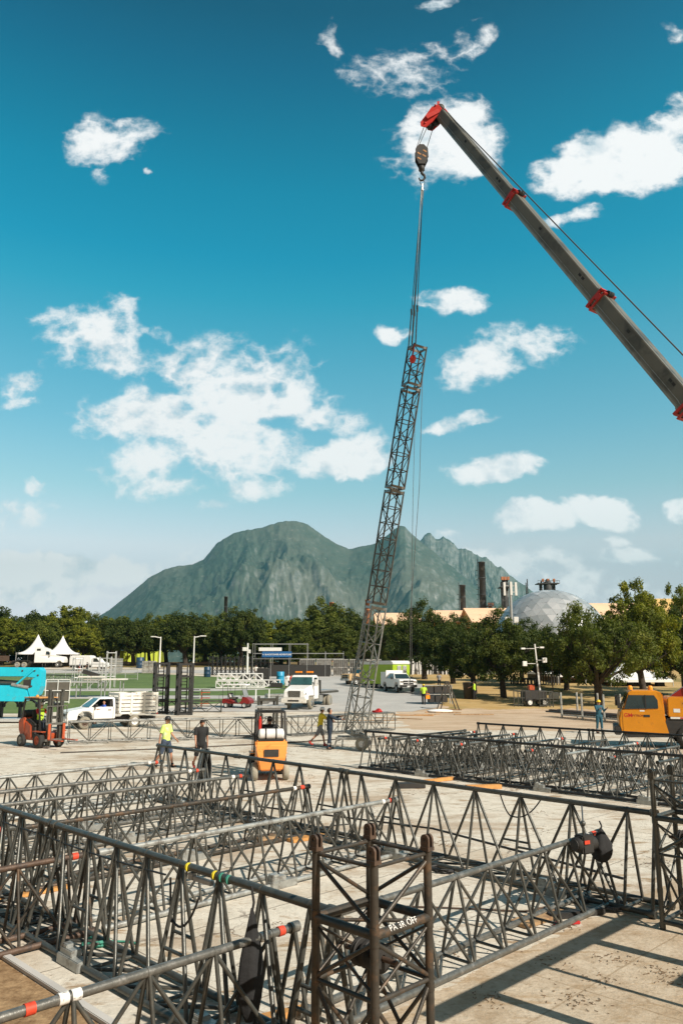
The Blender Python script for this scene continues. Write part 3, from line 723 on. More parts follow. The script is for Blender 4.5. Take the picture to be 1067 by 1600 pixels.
# ------------------------------------------------------------------ small gear on the trusses
def blob(label, name, cat, mats, c, d, rz=0, seed=1, group=None):
    """a slack cloth bag: a squashed ball pinched at the top, with folds"""
    rnd = random.Random(seed); m = MB(); n, k = 18, 14; vs = []
    for j in range(k + 1):
        s = j / k; z = d[2] * (1 - s); w = (math.sin(math.pi * min(1, s * .93 + .03)) ** .7) * (.35 + .65 * s)
        for i in range(n):
            a = 2 * math.pi * i / n; f = 1 + .13 * math.sin(a * 5 + seed + s * 2) + rnd.uniform(-.05, .05)
            vs.append((d[0] / 2 * w * f * math.cos(a), d[1] / 2 * w * f * math.sin(a), z))
    fs = [(j * n + i, j * n + (i + 1) % n, (j + 1) * n + (i + 1) % n, (j + 1) * n + i) for j in range(k) for i in range(n)]
    m.add(vs, fs, True); t = thing(name, label, cat, c, rz, group)
    m.build('bag_body', mats, t); s_ = MB(); s_.path([(0, 0, d[2] * .95), (.02, 0, d[2] * 1.05), (0, .02, d[2] * 1.2)], .012, 6); s_.build('strap', 'black_plastic', t)
    return t
c = P(395, 1425, .95); B1p = UV(5.25, -7.05)
blob('black chain bag hanging limp from the foreground beam left of the brown tower', 'chain_bag', 'bag', 'cloth_black', P(394, 1412, 1.32) - Vector((0, 0, 1.02)), (.34, .22, .98), .6, 3)
p = UV(12.02, -6.72)
blob('black chain bag slung under the long beam near the right corner tower', 'chain_bag', 'bag', 'cloth_black', P(938, 1300, 1.12) - Vector((0, 0, .42)), (.46, .36, .48), .3, 5)
def hoist(label, p, rz):
    t = thing('chain_hoist', label, 'hoist', p, rz); m = MB(); m.box((0, 0, 0), (.22, .2, .26)); m.tube((-.2, 0, 0), (.22, 0, 0), .10, 14); m.build('motor', 'case_black', t, bevel=.02)
    m = MB(); m.box((-.05, -.112, .04), (.10, .012, .05)); m.build('label_plate', 'tape_red', t)
    m = MB(); m.tube((0, 0, .12), (0, 0, .28), .02, 8); m.ball((0, 0, .28), .04); m.build('hook', 'steel_dark', t); return t
p = UV(12.05, -6.98); hst = hoist('black chain hoist with a red plate hung inside the long beam', P(912, 1318, 1.0), .5)
def hang(px, py, z, dz_, thing_):
    p = P(px, py, z); v = (p.x - p.y) * S2; a = UV(12.04, v, 1.38) - thing_.location; m = MB(); m.tube((0, 0, dz_), a, .012, 6); m.build('hanging_chain', 'cable_steel', thing_)
hang(912, 1318, 1.0, .28, hst)
def cable(label, pts, r, m='black_plastic', name='cable', cat='cable', sag=0):
    out = []
    for a, b2 in zip(pts, pts[1:]):
        a, b2 = Vector(a), Vector(b2)
        for k in range(8): f = k / 8; q = a.lerp(b2, f); q.z -= sag * 4 * f * (1 - f); out.append(q)
    out.append(Vector(pts[-1])); m_ = MB(); m_.path(out, r, 6); o = m_.build(name, m); return tag(o, label, cat)
cable('black cable strung along under the foreground beam', [UV(5.2, -14.0, 1.28), UV(5.2, -11.2, 1.24), UV(5.2, -8.0, 1.26)], .011, sag=.03)
cable('black cable loop drooping from the foreground beam by the hanging bag', [UV(5.2, -7.9, 1.25), UV(5.15, -7.75, .85), UV(5.1, -7.2, 1.2)], .013, sag=.16)
cable('thin cable drooping below the long beam left of the chain hoist', [UV(12.03, -8.1, 1.37), UV(11.95, -7.8, 1.05), UV(12.03, -7.3, 1.37)], .012, sag=.1)
cable('thin dark cable lying on the ground between the two truss fields', [UV(13.4, -16.5, .02), UV(14.4, -11.5, .02), UV(13.4, -6.6, .02)], .02, sag=0)
cable('thin brown hose lying behind the nearest truss', [P(600, 1415, .02), P(690, 1418, .02), P(820, 1424, .02), P(930, 1400, .02)], .012, 'steel_rust', 'hose', 'hose')
def turnbuckle(label, p, rz, sc=1):
    t = thing('ratchet_sling', label, 'sling', p, rz); m = MB(); m.box((0, 0, 0), (.34, .05, .05)); m.box((-.2, 0, .01), (.10, .06, .07)); m.build('buckle', 'galvanised', t, bevel=.008)
    for x, cc in ((-.27, 'tape_yellow'), (.22, 'tape_yellow'), (.34, 'tape_green'), (.46, 'tape_green')):
        q = MB(); q.tube((x - .012, 0, .09), (x + .012, 0, .09), .047, 10); q.build('strap', cc, t)
    return t
p = UV(5.25, -7.35); turnbuckle('grey ratchet sling with yellow and green straps on the foreground beam', (p.x, p.y - .02, 1.31), R(-45))
def coil(label, px, py, r, m_, n=5, sq=.7):
    p = P(px, py); t = thing('cable_coil', label, 'coil', (p.x, p.y, 0), random.uniform(0, 3))
    q = MB(); pts = [(r * (1 + .10 * math.sin(k * 1.7)) * math.cos(k * .52), r * sq * (1 + .14 * math.cos(k * 2.3)) * math.sin(k * .52), .02 + .012 * (k // 12) + .01 * math.sin(k)) for k in range(12 * n)]
    pts += [(r * 1.6, r * .4, .02), (r * 2.6, r * .1, .02), (r * 3.4, -r * .6, .02)]; q.path(pts, .013, 6); q.build('loop', m_, t); return t
random.seed(3)
for a_ in (('tangle of dark chain at the foot of the right corner tower', 962, 1420, .22, 'cable_steel'), ('black cable coil on the ground inside the nearest truss end', 905, 1408, .2, 'black_plastic'), ('black cable coil among the feet of the second truss row', 505, 1300, .28, 'black_plastic'), ('pale rope coil beside the shoes of the third truss row', 405, 1285, .26, 'tape_white'), ('dark cable coil under the taped ends of the fourth row', 330, 1262, .3, 'black_plastic'), ('greenish strap coil near the foot of the foreground beam', 150, 1478, .16, 'tape_green'), ('black cable heap at the left edge under the dark beam', 40, 1440, .25, 'black_plastic'), ('black cable coil in the shade under the long beam', 690, 1362, .22, 'black_plastic')): coil(*a_)
# grey strap draped over the long beam in front of the orange forklift
p = UV(12.26, -17.25); t = thing('webbing_strap', 'pile of grey webbing straps draped over the long beam before the orange forklift', 'strap', (p.x, p.y, 0), R(-45))
for k in range(5):
    m = MB(); x = -.16 + .08 * k; pts = [(x, .06, .55 + .08 * (k % 3)), (x + .03, .055, 1.1), (x, 0, 1.455 + .01 * k), (x - .05, -.06, 1.1), (x + .04 * (k - 2), -.16, .5 - .06 * (k % 2))]
    for a, b2 in zip(pts, pts[1:]): m.beam(a, b2, .07, .012)
    m.build('strap', ('steel_tube', 'galvanised', 'steel_dark', 'cloth_black', 'galvanised')[k], t)
# timber blocks, boards and shoes on the ground
def plank(label, p, L, w, h, rz, m='wood', name='plank', cat='plank'):
    q = MB(); q.box((0, 0, h / 2), (L, w, h)); o = q.build(name, m, bevel=min(.006, h * .2)); o.location = (p[0], p[1], gz(p[1]) + .006); o.rotation_euler = (0, random.uniform(-.01, .01), rz); return tag(o, label, cat)
PL = [('orange timber beam lying at the foot of the second truss field', (680, 1222), 1.5, .14, .1, .6, 'wood_orange'), ('dark crate board left of the orange timber by the long beam', (640, 1231), .9, .35, .14, .1, 'case_black'),
      ('orange timber block under the front beam of the second field', (755, 1233), 1.1, .18, .12, .2, 'wood_orange'), ('pale pallet board inside the nearest truss', (842, 1437), 1.0, .32, .05, .7, 'wood'),
      ('orange plank between truss rows at the left', (45, 1400), 1.3, .16, .05, .75, 'wood_orange'), ('wooden board among the truss feet in the middle rows', (480, 1312), .9, .25, .06, .7, 'wood_orange'),
      ('wood block under the second truss row', (420, 1318), .5, .18, .12, .8, 'wood'), ('dark timber under the nearest truss by the corner', (900, 1432), .9, .14, .08, .3, 'case_black'),
      ('pale plank lying on the dirt before the dry grass', (740, 1117), 3.0, .3, .06, .05, 'wood'), ('small pale plank beside the easel', (700, 1114), 2.0, .3, .06, -.1, 'wood'),
      ('yellow timber scrap under the brown tower', (440, 1592), .5, .12, .06, .5, 'wood_orange'), ('red tool lying inside the nearest truss', (885, 1446), .4, .05, .04, .2, 'cloth_red')]
for a in PL: plank(a[0], G(*a[1]), *a[2:6], m=a[6])
random.seed(11)
for i in range(8):
    q = G(555 + 22 * i + random.uniform(-6, 6), 1128 + random.uniform(-4, 5) - i * 2.2)
    plank(('thin board in the scattered timber pile behind the leaning tower, piece %s' % ('nearest the tower', 'with a bent end', 'lying flat', 'crossing its neighbour', 'of pale wood', 'of dark wood', 'short', 'nearest the easel')[i]), q, random.uniform(1.5, 4), random.uniform(.1, .3), .05, random.uniform(-.5, .5), random.choice(['wood', 'wood_orange', 'steel_brown']))
# ------------------------------------------------------------------ box trusses lying across the yard behind the forklift
def box_truss(label, p, q, z0, hh, wd, step, r, rb, m1, m2, group=None, name='box_truss', rungs=True):
    p, q = Vector(p), Vector(q); d = q - p; L = math.hypot(d.x, d.y); t = thing(name, label, 'truss', (p.x, p.y, p.z), math.atan2(d.y, d.x), group)
    n = max(2, round(L / step)); s_ = L / n; dz_ = d.z / L
    for (y, z) in ((-wd / 2, z0), (wd / 2, z0), (-wd / 2, z0 + hh), (wd / 2, z0 + hh)):
        c = MB(); c.tube((0, y, z), (L, y, z + d.z), r, 8); c.build('chord', m1, t)
    b = MB()
    for i in range(n + 1):
        x = i * s_; e = dz_ * x
        for y in (-wd / 2, wd / 2): b.tube((x, y, z0 + e), (x, y, z0 + hh + e), rb, 6)
        for z in (z0, z0 + hh): b.tube((x, -wd / 2, z + e), (x, wd / 2, z + e), rb, 6)
        if i < n:
            x2 = x + s_; e2 = dz_ * x2
            a, b2 = (z0, z0 + hh) if i % 2 else (z0 + hh, z0)
            for y in (-wd / 2, wd / 2): b.tube((x, y, a + e), (x2, y, b2 + e2), rb, 6)
            b.tube((x, -wd / 2, z0 + hh + e), (x2, wd / 2, z0 + hh + e2), rb, 6); b.tube((x, wd / 2, z0 + e), (x2, -wd / 2, z0 + e2), rb, 6)
    b.build('bracing', m2, t); return t
BTG = 'box trusses laid end to end across the yard'
A, B_, Cc, Dd = P(107, 1163), P(262, 1157), P(445, 1151), P(611, 1141)
box_truss('box truss carried at its left end by the red forklift', A, B_, .10, .92, .7, .85, .04, .022, 'steel_tube', 'steel_tube', BTG)
box_truss('middle box truss lying behind the two walking men', B_ + Vector((.15, 0, 0)), Cc, .08, .92, .7, .85, .04, .022, 'steel_tube', 'steel_dark', BTG)
box_truss('box truss lying behind the leaning tower, red cloth on its top', Cc + Vector((.15, 0, 0)), Dd, .08, .92, .7, .85, .04, .022, 'steel_tube', 'steel_dark', BTG)
p = P(587, 1143) ; q = MB(); q.ball((0, 0, .06), .24, 16, 10, (1.1, .8, .40)); q.v = [(x * (1 + .35 * math.sin(9 * y + 5 * z)), y * (1 + .3 * math.sin(11 * x)), max(-.03, z * (1 + .6 * math.sin(14 * x + 9 * y)))) for x, y, z in q.v]; o = q.build('red_cloth', 'cloth_red'); o.location = (p.x + .1, p.y + .2, 1.03); tag(o, 'crumpled red cloth on top of the far box truss', 'cloth')
# thin rods on the ground in front of the box trusses
cable('rusty rods laid in a line on the ground before the box trusses', [P(95, 1176, .03), P(300, 1168, .03), P(470, 1159, .03), P(600, 1150, .03)], .03, 'steel_brown', 'rod', 'rod')
# ------------------------------------------------------------------ the leaning tower on its dolly
def box_tower(base, top, side0, side1, rot):
    base, top = Vector(base), Vector(top); d = top - base; L = d.length; dn = d.normalized()
    t = thing('mast_tower', 'tall lattice tower leaning upright from the crane hook, silver at the bottom and dark above', 'tower', base)
    qz = Vector((0, 0, 1)).rotation_difference(dn) @ Euler((0, 0, rot)).to_quaternion()
    t.rotation_mode = 'QUATERNION'; t.rotation_quaternion = qz
    secs = [(.35, .315, 'mast_silver'), (.33, .612, 'steel_dark'), (.33, .885, 'steel_brown'), (.33, 1.0, 'steel_brown')]; z0 = .0
    for (hs, fr, m) in secs:
        z1 = L * fr; b = MB(); n = max(2, round((z1 - z0) / .78)); hz = (z1 - z0 - .16) / n; cor = [(-hs, -hs), (hs, -hs), (hs, hs), (-hs, hs)]
        for (x, y) in cor: b.tube((x, y, z0), (x, y, z1), .042, 8)
        for i in range(n + 1):
            z = z0 + .08 + hz * i
            for k in range(4):
                a, c = cor[k], cor[(k + 1) % 4]; b.tube((*a, z), (*c, z), .022, 6)
                if i < n:
                    lo, hi = (a, c) if (i + k) % 2 else (c, a); b.tube((*lo, z), (*hi, z + hz), .022, 6)
        sec = b.build('tower_section', m, t)
        for zz in (z0 + .05, z1 - .08):
            f = MB()
            for k in range(4): a, c = cor[k], cor[(k + 1) % 4]; f.beam((*a, zz), (*c, zz), .05, .11)
            f.build('joint_frame', 'mast_silver' if m == 'mast_silver' else 'steel_tube', sec)
        z0 = z1 + .10
    # slim side ladder at the bottom left
    b = MB(); z1 = L * .30
    for (x, y) in ((-.62, -.12), (-.62, .16)):
        b.tube((x, y, .1), (-.40 if y < 0 else -.40, y, z1), .02, 6)
    for k in range(16): f = k / 16; x = -.62 + .22 * f; b.tube((x, -.12, .1 + f * z1), (x, .16, .1 + f * z1), .013, 5); b.tube((x, -.12, .1 + f * z1), (x + .014, .16, .1 + (k + 1) / 16 * z1), .011, 5)
    b.build('side_ladder', 'mast_silver', t)
    q = MB(); q.ball((-.33, -.42, L * .955), .16, 10, 8, (1, 1, 1.3)); q.tube((-.33, -.36, L * .96), (-.33, -.34, L), .03); q.build('red_block', 'paint_red', t)
    return t, L, dn
TBASE = Vector((.62, 35.6, .62)); TTOP = D(652, 542, 34.6)
twr, TL, tdn = box_tower(TBASE, TTOP, .7, .66, R(22))
t = thing('wheel_dolly', 'two wheeled steel dolly under the foot of the leaning tower', 'dolly', (.62, 35.6, 0), R(-8))
m = MB(); m.box((-.1, 0, .46), (1.5, .16, .12)); m.box((-.1, -.38, .50), (1.5, .10, .10)); m.box((-.1, .38, .50), (1.5, .10, .10)); m.box((.5, 0, .42), (.12, 1.0, .1)); m.box((-.75, 0, .42), (.12, .9, .1)); m.tube((.35, -.55, .29), (.35, .55, .29), .04)
m.tube((-.8, -.3, .45), (-.9, -.3, .1), .03); m.tube((-.6, .2, .45), (-.62, .2, .05), .03); m.build('chassis', 'steel_light', t)
def wheel(parent, c, r, w, m='rubber', rim='plastic_white', axis='Y', n=24, rimr=.58, name='wheel', hub=None):
    x = MB(); x.lathe([(r * rimr, -w / 2), (r * .9, -w / 2), (r, -w * .32), (r, w * .32), (r * .9, w / 2), (r * rimr, w / 2)], axis, c, n); o = x.build(name, m, parent)
    y = MB(); y.lathe([(0, -w * .30), (r * .2, -w * .42), (r * .24, -w * .25), (r * rimr * .8, -w * .22), (r * rimr, -w * .5), (r * rimr, w * .5), (r * rimr * .8, w * .22), (r * .24, w * .25), (r * .2, w * .42), (0, w * .30)], axis, c, n); y.build('rim', rim, o)
    return o
wheel(t, (.35, -.62, .285), .285, .16, 'rubber_tan', 'paint_white', rimr=.5); wheel(t, (.35, .55, .285), .285, .16, 'rubber')
# ------------------------------------------------------------------ crane: boom reaching in from the right
TIP = D(688, 178, 34.2); EXT = D(1067, 623, 25.0)
bd = (EXT - TIP).normalized(); kk = (2.6 - TIP.z) / bd.z; TUR = TIP + bd * kk
t = thing('mobile_crane', 'mobile crane with a long grey telescopic boom and red collars entering from the right', 'crane', (TUR.x, TUR.y, 0)); CR = t
bx = bd.normalized(); side = Vector((-bx.y, bx.x, 0)).normalized(); upv = side.cross(bx).normalized()
if upv.z < 0: upv = -upv
O = Vector((TUR.x, TUR.y, 0))
def along(s): return TIP + bd * s - O
def boomsec(s0, s1, h, w):
    m = MB(); pr = [(-w * .30, -h / 2), (w * .30, -h / 2), (w * .5, -h * .28), (w * .5, h / 2), (-w * .5, h / 2), (-w * .5, -h * .28)]
    vs = [along(s) + side * a + upv * b for s in (s0, s1) for (a, b) in pr]; n = 6
    m.add(vs, [tuple(range(n)), tuple(range(2 * n - 1, n - 1, -1))] + [(i, (i + 1) % n, n + (i + 1) % n, n + i) for i in range(n)])
    return m.build('boom_section', 'boom_grey', CR, bevel=.025)
def s_at(px, py):                                   # length along the boom seen at a photo pixel
    best = min(range(0, 4200), key=lambda k: abs(cam_px(TIP + bd * (k * .01))[0] - px)); return best * .01
def cam_px(p):
    x, y, z = p.x, p.y, p.z - H; dyy = y * ct + z * st; dzz = -y * st + z * ct
    return 533.5 + F * x / dyy, 800 - F * dzz / dyy
s1, s2, s3 = s_at(802, 0), s_at(937, 0), s_at(1079, 0); LT = kk
for (a, b2, h, w_) in ((.2, s1, .56, .50), (s1 - .3, s2, .62, .56), (s2 - .3, s3, .68, .62), (s3 - .3, LT, .75, .70)):
    bs_ = boomsec(a, b2, h, w_)
    for k in (-1, 1):
        q = MB(); q.beam(along(a) + side * k * (w_ / 2 + .004) - upv * h * .12, along(b2) + side * k * (w_ / 2 + .004) - upv * h * .12, .012, .018); q.build('weld_seam', 'steel_light', bs_)
        for f in (.16, .19, .62): q = MB(); c_ = along(b2 + (a - b2) * f) + side * k * (w_ / 2 + .003) + upv * h * .22; q.beam(c_, c_ + bd * .16, .01, .10); q.build('slot', 'case_black', bs_)
def collar(s, h, w):
    m = MB()
    for (o1, o2) in ((0, .10), (.24, .30)):
        for (a0, a1, b0, b1) in ((-w / 2 - .06, -w / 2 + .01, -h / 2 - .06, h / 2 + .05), (w / 2 - .01, w / 2 + .06, -h / 2 - .06, h / 2 + .05), (-w / 2 - .06, w / 2 + .06, h / 2 - .01, h / 2 + .10), (-w / 2 - .05, w / 2 + .05, -h / 2 - .10, -h / 2 + .01)):
            vs = [along(s + oo) + side * a + upv * b for oo in (o1, o2) for (a, b) in ((a0, b0), (a1, b0), (a1, b1), (a0, b1))]
            m.add(vs, [(0, 1, 2, 3), (7, 6, 5, 4), (0, 4, 5, 1), (1, 5, 6, 2), (2, 6, 7, 3), (3, 7, 4, 0)])
    for k in (-1, 1): m.beam(along(s + .05) + side * k * (w / 2 + .05) + upv * h * .2, along(s + .27) + side * k * (w / 2 + .05) + upv * h * .2, .03, .25)
    c = m.build('collar', 'paint_red', CR)
    q = MB(); q.tube(along(s + .25) + upv * (h / 2 + .1) - side * .15, along(s + .25) + upv * (h / 2 + .1) + side * .15, .10, 12); q.build('roller', 'black_plastic', c)
collar(s1 - .1, .62, .56); collar(s2 - .1, .68, .62); collar(s3 - .1, .75, .70)
m = MB()                                            # boom head with its sheaves
hd = Vector((-.83, .10, -.48)).normalized()
HD = TIP - O
for k in (-1, 1):
    y = side * (.22 * k)
    vs = []
    for oo in (-.03, .03):
        for (a, b) in ((.25, .42), (-.10, .52), (-1.02, -.02), (-1.10, -.30), (-.92, -.52), (-.5, -.42), (-.25, -.30), (.35, -.38)):
            vs.append(HD + y + side * oo + Vector((a * .83, a * -.1, a * .48)) + Vector((-.35, .05, .80)).normalized() * b * .8)
    n = 8; m.add(vs, [tuple(range(n)), tuple(range(2 * n - 1, n - 1, -1))] + [(i, (i + 1) % n, n + (i + 1) % n, n + i) for i in range(n)])
m.build('boom_head', 'paint_red', CR, bevel=.01)
def hp(a, b, s=0): return HD + side * s + Vector((a * .83, a * -.1, a * .48)) + Vector((-.35, .05, .80)).normalized() * b * .8
m = MB(); m.box(hp(-.45, .12), (.75, .5, .22), (0, R(-30), 0)); m.tube(hp(-.82, -.25, -.3), hp(-.82, -.25, .3), .05); m.tube(hp(.1, .45, -.3), hp(.1, .45, .3), .05); m.beam(hp(.05, .5), hp(.22, .85), .12, .05); m.build('head_frame', 'paint_red', CR)
for (a, b, s) in ((-.82, -.25, -.12), (-.82, -.25, 0), (-.82, -.25, .12), (.16, .40, 0), (-.45, -.28, .05)):
    m = MB(); m.lathe([(0, -.03), (.2, -.035), (.17, 0), (.2, .035), (0, .03)], 'Y', (0, 0, 0), 20); o = m.build('head_sheave', 'case_black', CR); o.location = hp(a, b, s)
BLK = D(658, 244, 34.3)
ropes = [hp(-1.0, -.25, -.10), hp(-.93, -.25, .04), hp(-.55, -.3, .06)]
tops = [Vector((-.22, 0, .5)), Vector((-.10, 0, .62)), Vector((.30, 0, .5))]
for a, b2 in zip(ropes, tops):
    m = MB(); m.tube(a, BLK - O + b2, .018, 5); m.build('hoist_rope', 'cable_steel', CR)
m = MB(); m.tube(hp(.20, .55), along(LT * .97) + upv * 1.3, .028, 5)
m.build('hoist_rope', 'cable_steel', CR)
# carrier and turret standing outside the frame
m = MB(); m.box((0, 0, 1.9), (3.4, 2.6, 1.2)); m.box((1.6, -.6, 2.9), (1.8, 1.2, 1.0)); m.build('turret', 'paint_yellow', CR, bevel=.06)
m = MB(); m.box((3.0, 0, 1.0), (12.0, 2.6, .7)); m.build('carrier', 'paint_yellow', CR, bevel=.06)
for x in (-2, -.4, 5.2, 6.8):
    for y in (-1.15, 1.15): wheel(CR, (x, y, .62), .62, .4, 'rubber', 'plastic_white')
# hook block and slings
t = thing('hook_block', 'black crane hook block with orange stripes hanging under the boom head', 'hook block', BLK)
m = MB()
for s in (-.16, .16):
    pr = [(-.30, .30), (-.12, .55), (.12, .55), (.32, .32), (.34, -.15), (.16, -.55), (-.14, -.55), (-.30, -.2)]
    m.extr(pr, s - .03, s + .03)
m.build('cheek_plate', 'case_black', t, bevel=.01)
for y in (-.08, 0, .08):
    q = MB(); q.lathe([(0, -.03), (.24, -.035), (.2, 0), (.24, .035), (0, .03)], 'Y', (0, y, .12), 20); q.build('sheave', 'steel_dark', t)
for (x, z, a) in ((-.12, .02, .6), (.12, -.10, .6), (-.12, -.26, .6), (.16, .16, .6)):
    q = MB(); q.box((x, -.195, z), (.20, .006, .07), (0, a, 0)); q.build('warning_stripe', 'stripe_dull', t)
m = MB(); m.lathe([(.09, -.5), (.16, -.62), (.15, -.8), (.07, -.88)], n=14); m.build('swivel', 'case_black', t)
m = MB(); pts = [(0, 0, -.86), (.02, 0, -.98), (.13, 0, -1.08), (.15, 0, -1.22), (.04, 0, -1.36), (-.10, 0, -1.34), (-.14, 0, -1.22)]
for i in range(6): m.tube(pts[i], pts[i + 1], .075 - .008 * i, 10)
m.build('hook', 'case_black', t)
HKP = BLK + Vector((.02, 0, -1.4))
TT = TTOP; cs = [Vector(TT) + Vector((x, y, 0)) for x, y in ((-.30, -.35), (-.42, .15), (-.12, -.30), (-.25, .3))]
t = thing('chain_sling', 'long steel sling legs running from the crane hook down to the tower top', 'sling', HKP)
m = MB(); m.lathe([(.10, -.02), (.13, 0), (.10, .02)], 'Y', (0, 0, -.08), 14); m.tube((0, 0, -.15), (0, 0, -.5), .04); m.build('master_ring', 'chrome', t)
for i, cc in enumerate(cs):
    m = MB(); a = Vector((-.05 + .035 * i, 0, -.35)); b2 = cc - HKP; mid = a.lerp(b2, .78)
    m.tube(a, mid, .022, 6); m.tube(mid, b2, .034, 6); m.tube(mid - Vector((0, 0, .15)), mid + Vector((0, 0, .15)), .05, 8); m.build('sling_leg', 'steel_tube', t)
# tag line hanging from the tower top and away to the yard
cable('thin tag rope hanging beside the leaning tower from its top', [Vector(TT) + Vector((.25, .2, -1)), D(655, 760, 34.4), D(641, 960, 34.3), D(640, 1083, 34.4)], .014, 'cable_steel', 'tag_rope', 'rope')
cable('second tag rope hanging closer to the leaning tower', [Vector(TT) + Vector((-.1, .2, -2)), D(645, 780, 34.6), D(643, 900, 34.6), D(643, 1060, 34.6)], .012, 'cable_steel', 'tag_rope', 'rope')
ORD = ['first', 'second', 'third', 'fourth', 'fifth', 'sixth', 'seventh', 'eighth', 'ninth', 'tenth', 'eleventh', 'twelfth', 'thirteenth', 'fourteenth']
# ------------------------------------------------------------------ people
def skin_mesh(name, pts, edges, rad, m, parent, sub=1, root=0):
    me = bpy.data.meshes.new(name); me.from_pydata([tuple(p) for p in pts], edges, [])
    o = bpy.data.objects.new(name, me); C.objects.link(o)
    sk = o.modifiers.new('s', 'SKIN'); sk.use_smooth_shade = True
    for v in me.skin_vertices[0].data: v.use_root = False
    for i, r in enumerate(rad): me.skin_vertices[0].data[i].radius = r if isinstance(r, tuple) else (r, r)
    me.skin_vertices[0].data[root].use_root = True
    su = o.modifiers.new('u', 'SUBSURF'); su.levels = sub; su.render_levels = sub
    m2 = bpy.data.meshes.new_from_object(o.evaluated_get(bpy.context.evaluated_depsgraph_get()))
    bpy.data.objects.remove(o); m2.materials.clear(); m2.materials.append(MATS[m])
    for p in m2.polygons: p.use_smooth = True
    o = bpy.data.objects.new(name, m2); C.objects.link(o); o.parent = parent; return o
def person(label, loc, rz, h=1.78, shirt='cloth_black', trousers='cloth_navy', hat=None, hair='hair', legs=((12, 8), (-14, 18)), arms=((10, 12, 15), (-12, 12, 20)), lean=0, sleeve='short', shorts=False, head=(0, 0), vest=None, boots='boot', sit=False, build=1.0, bands=False, turn=0):
    """faces +x; arms (forward, outward, elbow) and legs (forward, knee) in degrees for left and right"""
    t = thing('person', label, 'person', loc, rz); k = h / 1.78; b = build
    def rot(v, a, ax='Y'): return Matrix.Rotation(R(a), 3, ax) @ Vector(v)
    pel = Vector((0, 0, .93))
    if sit: pel = Vector((0, 0, .45))
    ln = lambda v: pel + rot(v, lean)
    spine = ln((0, 0, .20)); chest = ln((.0, 0, .42)); neck = ln((0, 0, .53)); hy, hpch = head
    hm = Matrix.Rotation(R(hy), 3, 'Z') @ Matrix.Rotation(R(hpch), 3, 'Y')
    hb = neck + Vector((.015, 0, .065)); hc = hb + hm @ Vector((.02, 0, .075)); ht = hb + hm @ Vector((.005, 0, .165))
    pts = [pel, spine, chest, neck, hb, hc, ht]; E_ = [(0, 1), (1, 2), (2, 3), (3, 4), (4, 5), (5, 6)]
    Rr = [.105 * b, .10 * b, .105 * b, .050, .062, (.078, .092), (.055, .062)]
    def ad(p, par, r): pts.append(Vector(p)); E_.append((par, len(pts) - 1)); Rr.append(r); return len(pts) - 1
    nose = ad(hc + hm @ Vector((.095, 0, -.005)), 5, .014)
    J = {}
    for s, nm in ((1, 'L'), (-1, 'R')):
        fw, ou, eb = arms[0 if s == 1 else 1]
        sh = ad(ln((0, s * .180 * b, .475)), 2, .050)
        def armv(v): return rot(rot(v, ou * s, 'X'), -fw)
        e = pts[sh] + armv((0, 0, -.285)); ie = ad(e, sh, .040)
        wv = rot(rot((0, 0, -.25), -eb), ou * s * .5, 'X'); wv = rot(wv, -fw); iw = ad(e + wv, ie, .027)
        dh = wv.normalized(); acr = Vector((0, s, 0)).cross(dh).normalized(); palm = pts[iw] + dh * .055; ip = ad(palm, iw, (.034, .018))
        fwd = acr if acr.x > 0 else -acr
        for fi, (off, ln_) in enumerate(((.026, .070), (.009, .080), (-.009, .075), (-.026, .058))):
            p1 = palm + dh * .035 + fwd * off; i1 = ad(p1, ip, .0095); i2 = ad(p1 + dh * ln_ * .5 - Vector((0, s * .008, 0)), i1, .0085); ad(p1 + dh * ln_ - Vector((0, s * .026, 0)), i2, .007)
        i1 = ad(palm + fwd * .042 - dh * .01, ip, .011); ad(palm + fwd * .058 + dh * .03 - Vector((0, s * .015, 0)), i1, .009)
        lf, kn = legs[0 if s == 1 else 1]
        hp_ = ad(pel + Vector((0, s * .095 * b, -.04)), 0, .080 * b)
        kv = rot((0, s * .01, -.42), -lf); ik = ad(pts[hp_] + kv, hp_, .056)
        av = rot((0, 0, -.41), -lf + kn); ia = ad(pts[ik] + av, ik, .036)
        ft = Vector((1, 0, 0)) if not (kn - lf) > 25 else rot((1, 0, 0), (kn - lf) * .7)
        ihl = ad(pts[ia] + Vector((-.03, 0, -.045)), ia, .034); itoe = ad(pts[ia] + ft * .15 + Vector((0, 0, -.055)), ia, (.036, .022))
        J[nm] = dict(sh=sh, e=ie, w=iw, hp=hp_, k=ik, a=ia, toe=itoe, heel=ihl)
    low = min(p.z - .03 for p in pts)
    dzz = -low if not sit else 0
    pts = [Vector((p.x, p.y, p.z + dzz)) * k for p in pts]
    Rk = [tuple(x * k for x in r) if isinstance(r, tuple) else r * k for r in Rr]
    body = skin_mesh('body', pts, E_, Rk, 'skin', t, 1)
    g = .016 * k
    # clothes: lofted rings round the trunk, tapered sleeves and legs
    lean_m = Matrix.Rotation(R(lean), 3, 'Y')
    def loft(m, rings, n=16):
        vs = []
        for (c_, hw_, hd_, mt_) in rings:
            for i in range(n): a_ = 2 * math.pi * i / n; vs.append(c_ + mt_ @ Vector((hd_ * math.cos(a_), hw_ * math.sin(a_), 0)))
        m.add(vs, [(j * n + i, j * n + (i + 1) % n, (j + 1) * n + (i + 1) % n, (j + 1) * n + i) for j in range(len(rings) - 1) for i in range(n)], True)
    I3 = Matrix.Identity(3); pz = pts[0]
    def tz(z): return pz + lean_m @ Vector((0, 0, z * k))
